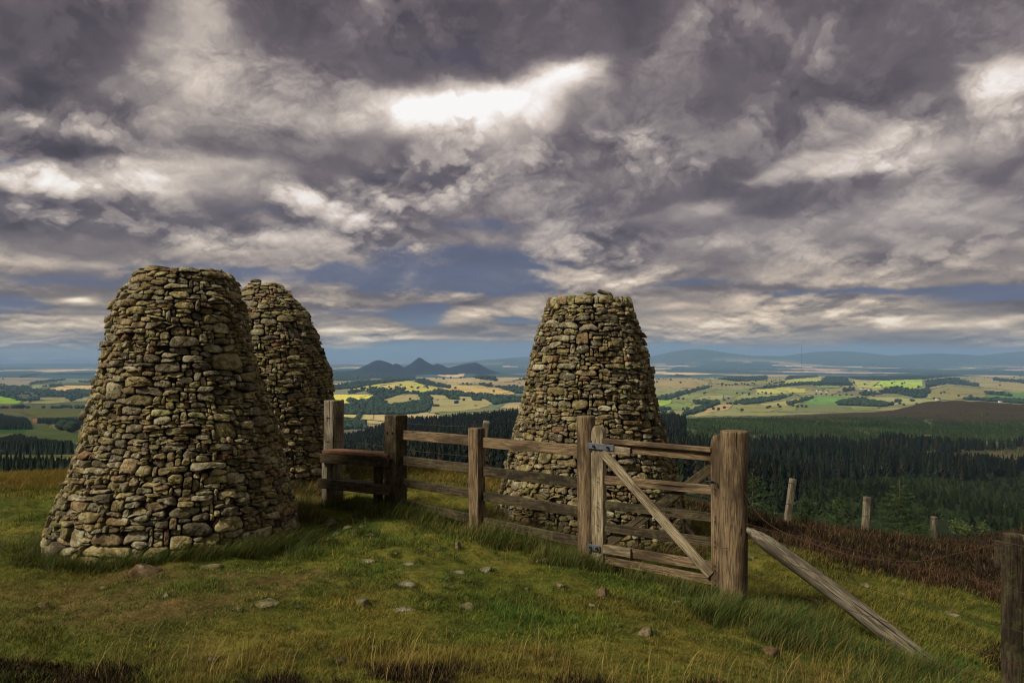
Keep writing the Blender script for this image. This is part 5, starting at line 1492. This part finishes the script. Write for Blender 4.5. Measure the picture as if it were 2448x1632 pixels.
Xm, Ym, Zm = hit(1917, 893, 3000, 12000)
mh = P(1917, 823, Ym).z - Zm
mast = empty('radio_mast', (Xm, Ym, Zm), 'tall thin radio mast rising above the far plain on the right', 'mast')
w_ = 2.6
for a in (0, 2.094, 4.189):
    b0 = Vector((Xm + w_ * math.cos(a), Ym + w_ * math.sin(a), Zm))
    tube('leg', [b0, b0 + Vector((0, 0, mh * .92))], .55, DARKMETAL, mast, 5)
zz = []; 
lat = []
for k in range(60):
    a = (k % 3) * 2.094; lat.append(Vector((Xm + w_ * math.cos(a), Ym + w_ * math.sin(a), Zm + mh * .92 * k / 60)))
tube('lattice', lat, .35, DARKMETAL, mast, 4)
tube('antenna', [Vector((Xm, Ym, Zm + mh * .9)), Vector((Xm, Ym, Zm + mh))], .8, DARKMETAL, mast, 5)

# ------------------------------------------------------------------ haze
def haze():
    x0, x1, y0, y1, z0, z1 = -66000, 66000, -60, 46000, -420, 520
    V = [(x0, y0, z0), (x1, y0, z0), (x1, y1, z0), (x0, y1, z0), (x0, y0, z1), (x1, y0, z1), (x1, y1, z1), (x0, y1, z1)]
    o = new_mesh('haze', V, [(0, 3, 2, 1), (4, 5, 6, 7), (0, 1, 5, 4), (1, 2, 6, 5), (2, 3, 7, 6), (3, 0, 4, 7)])
    m = bpy.data.materials.new('haze'); m.use_nodes = True; nt = m.node_tree; nt.nodes.clear()
    out = nt.nodes.new('ShaderNodeOutputMaterial'); v = nt.nodes.new('ShaderNodeVolumePrincipled')
    v.inputs['Color'].default_value = (.42, .68, 1., 1); v.inputs['Density'].default_value = 3.8e-5; v.inputs['Anisotropy'].default_value = .0
    nt.links.new(v.outputs[0], out.inputs['Volume'])
    o.data.materials.append(m)
    tag(o, 'thin blue haze over the distant farmland and hills', 'haze', None, 'stuff')
haze()

# ------------------------------------------------------------------ light
SUN_EL, SUN_AZ = R(45), R(-124)      # azimuth from +Y, negative = left
sun = bpy.data.lights.new('sun', 'SUN'); sun.energy = 4.1; sun.angle = R(10); sun.color = (1, .93, .82)
so = bpy.data.objects.new('sun', sun); COL.objects.link(so)
sd = Vector((math.sin(SUN_AZ) * math.cos(SUN_EL), math.cos(SUN_AZ) * math.cos(SUN_EL), math.sin(SUN_EL)))
so.rotation_euler = sd.to_track_quat('Z', 'Y').to_euler()

WORLD_K = .55
def perlin(x, y, seed=0):
    ix = np.floor(x); iy = np.floor(y); fx = x - ix; fy = y - iy
    ux = fx * fx * fx * (fx * (fx * 6 - 15) + 10); uy = fy * fy * fy * (fy * (fy * 6 - 15) + 10)
    zz = np.zeros_like(ix)
    def g(a, b):
        t = _h(ix + a, iy + b, zz, seed) * 6.28318
        return np.cos(t) * (fx - a) + np.sin(t) * (fy - b)
    return ((g(0, 0) * (1 - ux) + g(1, 0) * ux) * (1 - uy) + (g(0, 1) * (1 - ux) + g(1, 1) * ux) * uy) * 1.5
def pf(x, y, seed=0, o=5, rough=.5, billow=False):
    s_ = 0; a = 1.; t = 0; 
    for i in range(o):
        f = 2.03 ** i; v = perlin(x * f + 13.7 * i, y * f - 7.3 * i, seed + i)
        if billow: v = np.abs(v) * 2 - .45
        s_ = s_ + a * v; t += a; a *= rough
    return s_ / t

def direc(dx, dy):
    a, c_, d_ = ray(dx * K, dy * K); L = math.sqrt(a * a + c_ * c_ + d_ * d_)
    return math.atan2(a, c_), math.asin(d_ / L)
def blobs(lst, u, v, base):
    acc = np.full(u.shape, float(base))
    for (dx, dy, sx, sy, rot, amp) in lst:
        u0, v0 = direc(dx, dy); r = R(rot); su = sx * K / F; sv = sy * K / F
        du = u - u0; dv = v - v0
        p = (du * math.cos(r) + dv * math.sin(r)) / su; q = (-du * math.sin(r) + dv * math.cos(r)) / sv
        d2 = p * p + q * q
        m = d2 < 12
        acc[m] += amp * np.exp(-d2[m])
    return acc
LUM = [  # x, y, sx, sy, rot, amp: bright and dark parts of the cloud cover (display pixels)
 (40, 60, 170, 130, 20, -.20), (400, 110, 90, 130, 30, .16), (480, 20, 60, 70, 0, .16), (440, 190, 60, 30, -10, .14), (650, 40, 150, 60, -35, -.14),
 (1000, 80, 380, 90, -3, -.20), (760, 120, 170, 60, -20, -.08), (1450, 20, 220, 90, 10, -.10), (1100, 150, 170, 40, 5, -.10),
 (1040, 250, 170, 40, 2, .62), (930, 232, 90, 30, 0, .16), (1180, 220, 130, 36, 12, .30), (1310, 170, 80, 24, 14, .42), (1335, 235, 30, 60, -30, -.20), (860, 285, 120, 40, 0, .10), (720, 250, 90, 50, 0, .08),
 (1720, 260, 170, 130, 0, -.14), (1950, 150, 420, 130, 5, -.10), (1560, 250, 120, 90, 0, -.04), (2200, 60, 220, 80, 0, -.10),
 (2290, 190, 90, 60, 15, .24), (2150, 210, 40, 60, -20, .08), (2180, 260, 60, 50, 0, -.10),
 (2010, 365, 170, 30, 12, .26), (1900, 395, 120, 22, 8, .16), (2250, 320, 120, 40, 0, .10), (2120, 300, 120, 34, 10, .06), (1820, 440, 260, 24, 3, -.16),
 (100, 240, 200, 60, -20, -.12), (60, 290, 60, 20, -10, .20), (20, 180, 40, 30, 0, .18), (150, 350, 140, 40, -10, -.12),
 (300, 405, 220, 24, -2, .26), (560, 385, 120, 14, 0, .22), (480, 330, 220, 40, 0, -.04), (620, 330, 140, 34, 0, -.10), (450, 480, 420, 26, 0, -.02), (300, 440, 140, 20, 0, .06), (820, 400, 200, 22, -4, -.10), (800, 450, 160, 20, 0, .06),
 (1150, 380, 160, 50, 0, .04), (1060, 470, 200, 24, 0, -.06), (400, 560, 240, 16, 0, .04), (120, 520, 160, 22, 0, -.06), (560, 555, 150, 14, 0, .09), (850, 490, 60, 20, 0, .12),
 (1620, 485, 70, 16, 5, .22), (1500, 560, 160, 40, 0, .05), (1450, 470, 120, 40, 0, -.05), (1830, 470, 200, 22, 6, -.10), (2080, 490, 150, 28, 6, .15), (1800, 520, 160, 30, 10, .07), (2300, 440, 120, 50, 0, -.10), (2250, 560, 200, 50, 0, -.08),
 (1815, 585, 46, 22, 0, .20), (1890, 615, 100, 24, -6, .14), (1740, 640, 70, 16, 0, .10), (2060, 630, 60, 14, 5, .20), (2240, 635, 90, 14, 3, .18), (1500, 620, 140, 30, 0, .02), (1660, 600, 90, 40, 0, -.06),
 (1380, 640, 110, 18, -5, .16), (1460, 660, 90, 14, 0, .1), (930, 636, 30, 20, 0, .22), (980, 652, 26, 12, 0, .14),
 (60, 600, 200, 12, 0, .20), (190, 690, 26, 9, 5, .62), (150, 694, 50, 7, 0, .2), (60, 700, 90, 16, 0, -.05), (200, 740, 100, 10, 0, .22), (80, 745, 70, 8, 0, .2),
 (800, 690, 160, 7, 0, .14), (800, 745, 120, 18, 0, .16), (1110, 725, 110, 18, 2, .32), (1190, 712, 40, 8, 5, .22), (1200, 737, 56, 8, 0, -.30), (940, 776, 110, 5, 0, .40), (1130, 780, 60, 6, 0, .18), (960, 725, 60, 20, 0, -.10),
 (1700, 720, 300, 22, 0, .14), (2000, 745, 190, 18, 0, .18), (2040, 740, 34, 12, 0, .5), (1620, 745, 90, 9, 2, .3), (1760, 728, 70, 7, 0, .25), (2180, 748, 80, 8, 0, .28), (2320, 735, 60, 10, 4, .3), (1540, 708, 60, 7, 0, .25), (1930, 716, 80, 6, -2, .22), (840, 712, 70, 6, 0, .22), (760, 755, 70, 7, 0, .3), (880, 757, 50, 6, 0, .25), (1040, 738, 60, 10, 0, .3), (120, 715, 120, 5, 0, .15), (2250, 735, 130, 22, 0, .14), (1900, 690, 300, 7, 2, -.10), (1800, 700, 90, 9, 0, .12), (2130, 690, 90, 14, 0, .12), (1700, 768, 110, 5, 0, .16), (2300, 690, 60, 10, 0, -.12), (1850, 665, 120, 12, 0, -.14),
 (2340, 770, 60, 10, 0, .12), (1560, 735, 60, 12, 0, .12), (1650, 665, 160, 8, 0, -.10)]
BLUE = [(750, 635, 420, 30, 0, .95), (1200, 600, 150, 50, 0, .6), (1150, 660, 140, 26, 0, .7), (950, 590, 160, 22, 0, .5), (650, 560, 160, 12, 0, .35), (1130, 510, 120, 24, 0, .4), (640, 480, 180, 12, 0, .25), (950, 405, 150, 16, 0, .2),
 (1000, 130, 420, 60, 0, .16), (1950, 668, 200, 9, 0, .75), (1850, 645, 100, 7, 0, .4), (2250, 662, 160, 7, 0, .6), (2270, 680, 120, 10, 0, .7), (1600, 655, 120, 8, 0, .5), (80, 640, 160, 14, 0, .3), (40, 700, 80, 22, 0, .5), (40, 370, 60, 14, 0, .5), (970, 725, 70, 24, 0, .9), (800, 715, 100, 10, 0, .5), (1190, 735, 60, 10, 0, .8),
 (1200, 812, 1500, 15, 0, .95), (1000, 800, 360, 24, 0, .5), (1600, 792, 300, 14, 0, .3), (300, 800, 350, 40, 0, -.1), (1750, 590, 120, 10, 0, .3), (1330, 480, 90, 30, 0, .2), (1430, 420, 80, 40, 0, .1), (820, 775, 80, 6, 0, .5)]

def sky():
    # backdrop of sky 130 km out, spanning the view; the world fills the rest of the heavens
    azs = np.radians(np.concatenate([np.linspace(-78, -36.2, 70), np.linspace(-36, 36, 1330), np.linspace(36.2, 78, 70)]))
    els = np.radians(np.concatenate([np.linspace(-3, -.6, 6), np.linspace(-.5, 27, 560), np.linspace(27.3, 62, 70)]))
    U, Vv = np.meshgrid(azs, els); u = U.ravel(); v = Vv.ravel()
    X = np.cos(v) * np.sin(u); Y = np.cos(v) * np.cos(u); Z = np.sin(v)
    zz = np.maximum(Z, 0) + .085
    cx = X / zz; cy = Y / zz
    wamp = np.clip(.22 + v / .3 * .78, .22, 1)
    # warp
    w1 = pf(cx * .9, cy * .9, 500, 4); w2 = pf(cx * .9 + 9, cy * .9, 510, 4)
    a1 = pf(u * 8, v * 16, 520, 5, .55); a2 = pf(u * 8 + 5, v * 16 + 3, 530, 5, .55)
    uw = u + wamp * (.030 * w1 + .030 * a1); vw = v + wamp * (.016 * w2 + .018 * a2)
    lum = blobs([q[:5] + (q[5] * .72,) for q in LUM], uw, vw, .50); blue = blobs(BLUE, uw, vw, 0)
    # puffy texture whose scale shrinks towards the horizon, lit from above
    qx = u * 6.5; qy = np.log(np.maximum(v, -.03) + .07) * 2.7
    n0 = pf(qx + .4 * w1, qy + .4 * w2, 540, 4, .5)
    puff = lambda dy: pf(qx * 1.8 + .16 * a1, (qy + dy) * 1.8 + .16 * a2, 550, 7, .52, True)
    st0 = pf(u * 17 + .5 * a1, qy * 2.6 + .4 * a2, 590, 6, .55); st1 = pf(u * 17 + .5 * a1, (qy + .08) * 2.6 + .4 * a2, 590, 6, .55); lowz = sstep(.15, .05, v)
    l0 = puff(0); l1 = puff(.11); l2 = puff(.30)
    nb = pf(qx * .8, qy * .8, 570, 3, .5); nb1 = pf(qx * .8, (qy + .25) * .8, 570, 3, .5)
    modul = .25 + .75 * sstep(-.1, .3, pf(qx * .7 + 4, qy * .9, 575, 3))
    b0 = nb
    # cloud masses with a definite edge: outline, brightness, strength, edge softness
    M_ = [([(840, 245), (940, 200), (1100, 182), (1220, 172), (1330, 132), (1400, 128), (1400, 190), (1345, 240), (1280, 310), (1100, 325), (940, 305)], 1.0, .42, 60),
          ([(530, -60), (600, 90), (690, 150), (800, 160), (860, 205), (950, 198), (1050, 172), (1150, 186), (1260, 150), (1390, 126), (1500, 118), (1560, 60), (1680, -60)], .34, .88, 16),
          ([(1395, 150), (1500, 130), (1680, -60), (2420, -60), (2420, 105), (2230, 128), (2190, 220), (2080, 270), (1960, 330), (1850, 400), (1750, 440), (1680, 430), (1600, 340), (1480, 300), (1400, 330), (1375, 250)], .405, .72, 26),
          ([(1335, 205), (1392, 170), (1385, 260), (1350, 300), (1285, 305), (1310, 260)], .48, .6, 16),
          ([(-60, -60), (345, -60), (320, 60), (265, 170), (180, 225), (60, 165), (-60, 160)], .35, .75, 24),
          ([(-60, 385), (130, 362), (240, 352), (440, 368), (600, 376), (620, 396), (500, 430), (250, 450), (-60, 425)], .67, .55, 14),
          ([(470, 345), (600, 300), (720, 320), (900, 350), (1000, 395), (850, 425), (640, 385), (500, 368)], .46, .5, 22),
          ([(1700, 412), (1850, 352), (1960, 325), (2080, 308), (2150, 335), (2120, 385), (1950, 406), (1800, 425)], .70, .6, 20),
          ([(2205, 135), (2420, 118), (2420, 260), (2260, 260), (2190, 228)], .68, .65, 16),
          ([(1420, 505), (1560, 458), (1680, 488), (1800, 508), (2100, 475), (2260, 500), (2420, 560), (2420, 645), (2000, 650), (1700, 630), (1450, 600)], .57, .45, 16),
          ([(1755, 648), (1752, 605), (1785, 572), (1820, 558), (1850, 585), (1900, 588), (1950, 612), (1990, 652)], .60, .7, 8)]
    cw = .6 * wamp; darkm = np.zeros(len(u))
    for poly, tgt, st, soft in M_:
        pts = [direc(*q) for q in poly]; soft = soft * K / F
        uu_ = u + cw * (.034 * a1 + .022 * l0); vv_ = v + cw * (.026 * a2 + .018 * l0)
        us = [q[0] for q in pts]; vs = [q[1] for q in pts]
        m = (uu_ > min(us) - .08) & (uu_ < max(us) + .08) & (vv_ > min(vs) - .08) & (vv_ < max(vs) + .08)
        x_ = uu_[m]; y_ = vv_[m]; d = np.full(x_.shape, 9.); ins = np.zeros(x_.shape, bool)
        for i in range(len(pts)):
            x1, y1 = pts[i]; x2, y2 = pts[i - 1]
            t = np.clip(((x_ - x1) * (x2 - x1) + (y_ - y1) * (y2 - y1)) / ((x2 - x1) ** 2 + (y2 - y1) ** 2 + 1e-12), 0, 1)
            d = np.minimum(d, np.hypot(x_ - x1 - t * (x2 - x1), y_ - y1 - t * (y2 - y1)))
            if y1 != y2: ins ^= ((y1 > y_) != (y2 > y_)) & (x_ < (x2 - x1) * (y_ - y1) / (y2 - y1) + x1)
        sd_ = np.where(ins, d, -d)
        al = sstep(-soft * .6, soft, sd_) * st
        rim = np.exp(-((sd_ - soft * .4) / (soft * .6)) ** 2) * (.05 if tgt < .6 else .03)
        lum[m] = lum[m] * (1 - al) + (tgt + rim) * al
        if tgt < .45: darkm[m] = np.maximum(darkm[m], al)
    modul = modul * (1 - .62 * darkm)
    rel = (l0 - l1) * .15 + (l0 - l2) * .10 + (nb - nb1) * .26
    low = np.clip(v / .13, .3, 1)
    lum = lum + lowz * (.10 * st0 + np.clip((st0 - st1) * .3, -.08, .16)) * (.3 + .9 * sstep(-.2, .3, n0)) + .03 * sstep(.1, .3, v)
    fd = pf(u * 26 + .8 * a1, v * 34 + .8 * a2, 600, 6, .6); fd1 = pf(u * 26 + .8 * a1, (v + .005) * 34 + .8 * a2, 600, 6, .6)
    lum = lum + (1 - .5 * darkm) * (.035 * fd + np.clip((fd - fd1) * .14, -.04, .08)) * (.2 + .75 * sstep(-.1, .25, n0)) * sstep(.02, .1, v)
    lum = lum + .07 * n0 + .06 * nb + modul * (np.clip(rel, -.10, .2) * np.clip(v / .08, .5, 1) + .05 * l0)
    edge_f = n0 * .8 + l0 * .55 + nb * .5
    for k_, (th_, am_) in enumerate(((-.12, .035), (.06, .055), (.22, .045))):
        ef = edge_f + .12 * pf(u * 7 + 3 * k_, v * 13, 620 + k_, 3)
        lay = sstep(th_ - .02, th_ + .05, ef) 
        lum = lum + am_ * (lay - .5) * (.15 + .85 * modul) - am_ * .55 * np.exp(-((ef - th_ + .05) / .05) ** 2) * modul
    lum = .495 + (lum - .5) * 1.10
    lum = lum + np.clip((v - .5) / .6, 0, 1) * .25
    stops = [(.10, (54, 51, 54)), (.28, (80, 72, 80)), (.42, (109, 99, 104)), (.52, (142, 132, 131)), (.62, (176, 164, 158)), (.74, (210, 196, 186)), (.86, (240, 230, 224)), (.96, (255, 252, 250))]
    ps = [q[0] for q in stops]; cs = np.array([lin(*q[1]) for q in stops])
    c = np.stack([np.interp(lum, ps, cs[:, i]) for i in range(3)], 1)
    warm = sstep(.17, .02, v)[:, None] * .8
    c = c * (1 - warm) + c * np.array([1.18, 1.02, .72]) * warm
    left = sstep(-.1, -.45, u)[:, None]
    c = c * (1 - left * .5) + c * np.array([1., 1.0, .96]) * left * .5
    deep = np.array(lin(90, 96, 122)); teal = np.array(lin(124, 144, 160)); grey = np.array(lin(156, 154, 142))
    t = sstep(.07, .015, v)[:, None]; sk = deep * (1 - t) + teal * t
    sk = sk * (1 + .25 * pf(u * 10, v * 30, 580, 4)[:, None])
    t = (sstep(.045, .01, v) * sstep(-.3, -.5, u))[:, None]; sk = sk * (1 - t) + grey * t
    gap = blue + (.5 - lum) * .9 - (n0 * .35 + l0 * .25 + b0 * .3) * low
    gap = sstep(.12, .72, gap) * sstep(.03, .35, blue)
    gap = (gap * .88)[:, None]
    c = c * (1 - gap) + sk * gap
    RD = 100000.
    P_ = np.stack([X * RD, Y * RD, Z * RD + EYE], 1)
    nu = len(azs); nv = len(els)
    i = (np.arange(nv - 1)[:, None] * nu + np.arange(nu - 1)[None, :]).ravel()
    m = bpy.data.materials.new('cloudy_sky'); m.use_nodes = True; nt = m.node_tree; nt.nodes.clear(); n = NB(nt)
    out = n.n('ShaderNodeOutputMaterial'); em = n.n('ShaderNodeEmission'); n.put(em.inputs[0], n.attr()); em.inputs[1].default_value = 1.0
    nt.links.new(em.outputs[0], out.inputs[0]); m.cycles.emission_sampling = 'NONE'
    o = new_mesh('sky', P_, np.stack([i, i + nu, i + nu + 1, i + 1], 1), None, [m], True, np.clip(c, 0, 1.3))
    tag(o, 'heavy broken grey cloud with bright gaps and slate blue patches', 'sky', None, 'structure')
    # world: same overcast, brighter overhead
    w = bpy.data.worlds.new('World'); sc.world = w; w.use_nodes = True; nt = w.node_tree; nt.nodes.clear(); n = NB(nt)
    out = n.n('ShaderNodeOutputWorld'); bg = n.n('ShaderNodeBackground'); nt.links.new(bg.outputs[0], out.inputs[0])
    tc = n.n('ShaderNodeTexCoord').outputs['Generated']
    sk = n.n('ShaderNodeTexSky', sky_type='NISHITA'); sk.sun_disc = False; sk.sun_elevation = SUN_EL; sk.sun_rotation = SUN_AZ
    f = n.noise(tc, 3., 6, .6)
    cl = n.ramp(f, [(.3, lin(118, 112, 116)), (.5, lin(168, 162, 160)), (.7, lin(232, 226, 220))])
    mixed = n.mix(.88, n.vm('SCALE', sk.outputs[0], None, .1), cl)
    n.put(bg.inputs[0], mixed); bg.inputs[1].default_value = WORLD_K
sky()

# ------------------------------------------------------------------ camera & render settings
cam = bpy.data.cameras.new('camera'); co = bpy.data.objects.new('camera', cam); COL.objects.link(co)
cam.lens = 28; cam.sensor_width = 36; cam.clip_end = 200000; cam.clip_start = .05
co.location = (0, 0, EYE); co.rotation_euler = (math.pi / 2 + PITCH, 0, 0)
sc.camera = co
sc.view_settings.view_transform = 'Standard'; sc.view_settings.look = 'None'; sc.view_settings.gamma = 1; sc.view_settings.exposure = 0
cy = sc.cycles
cy.max_bounces = 5; cy.diffuse_bounces = 3; cy.glossy_bounces = 2; cy.transmission_bounces = 2; cy.transparent_max_bounces = 4; cy.volume_bounces = 0
cy.use_adaptive_sampling = True; cy.adaptive_threshold = .015
cy.use_denoising = True; cy.denoiser = 'OPENIMAGEDENOISE'
cy.sample_clamp_indirect = 6
cy.pixel_filter_type = 'BLACKMAN_HARRIS'; cy.filter_width = 1.15
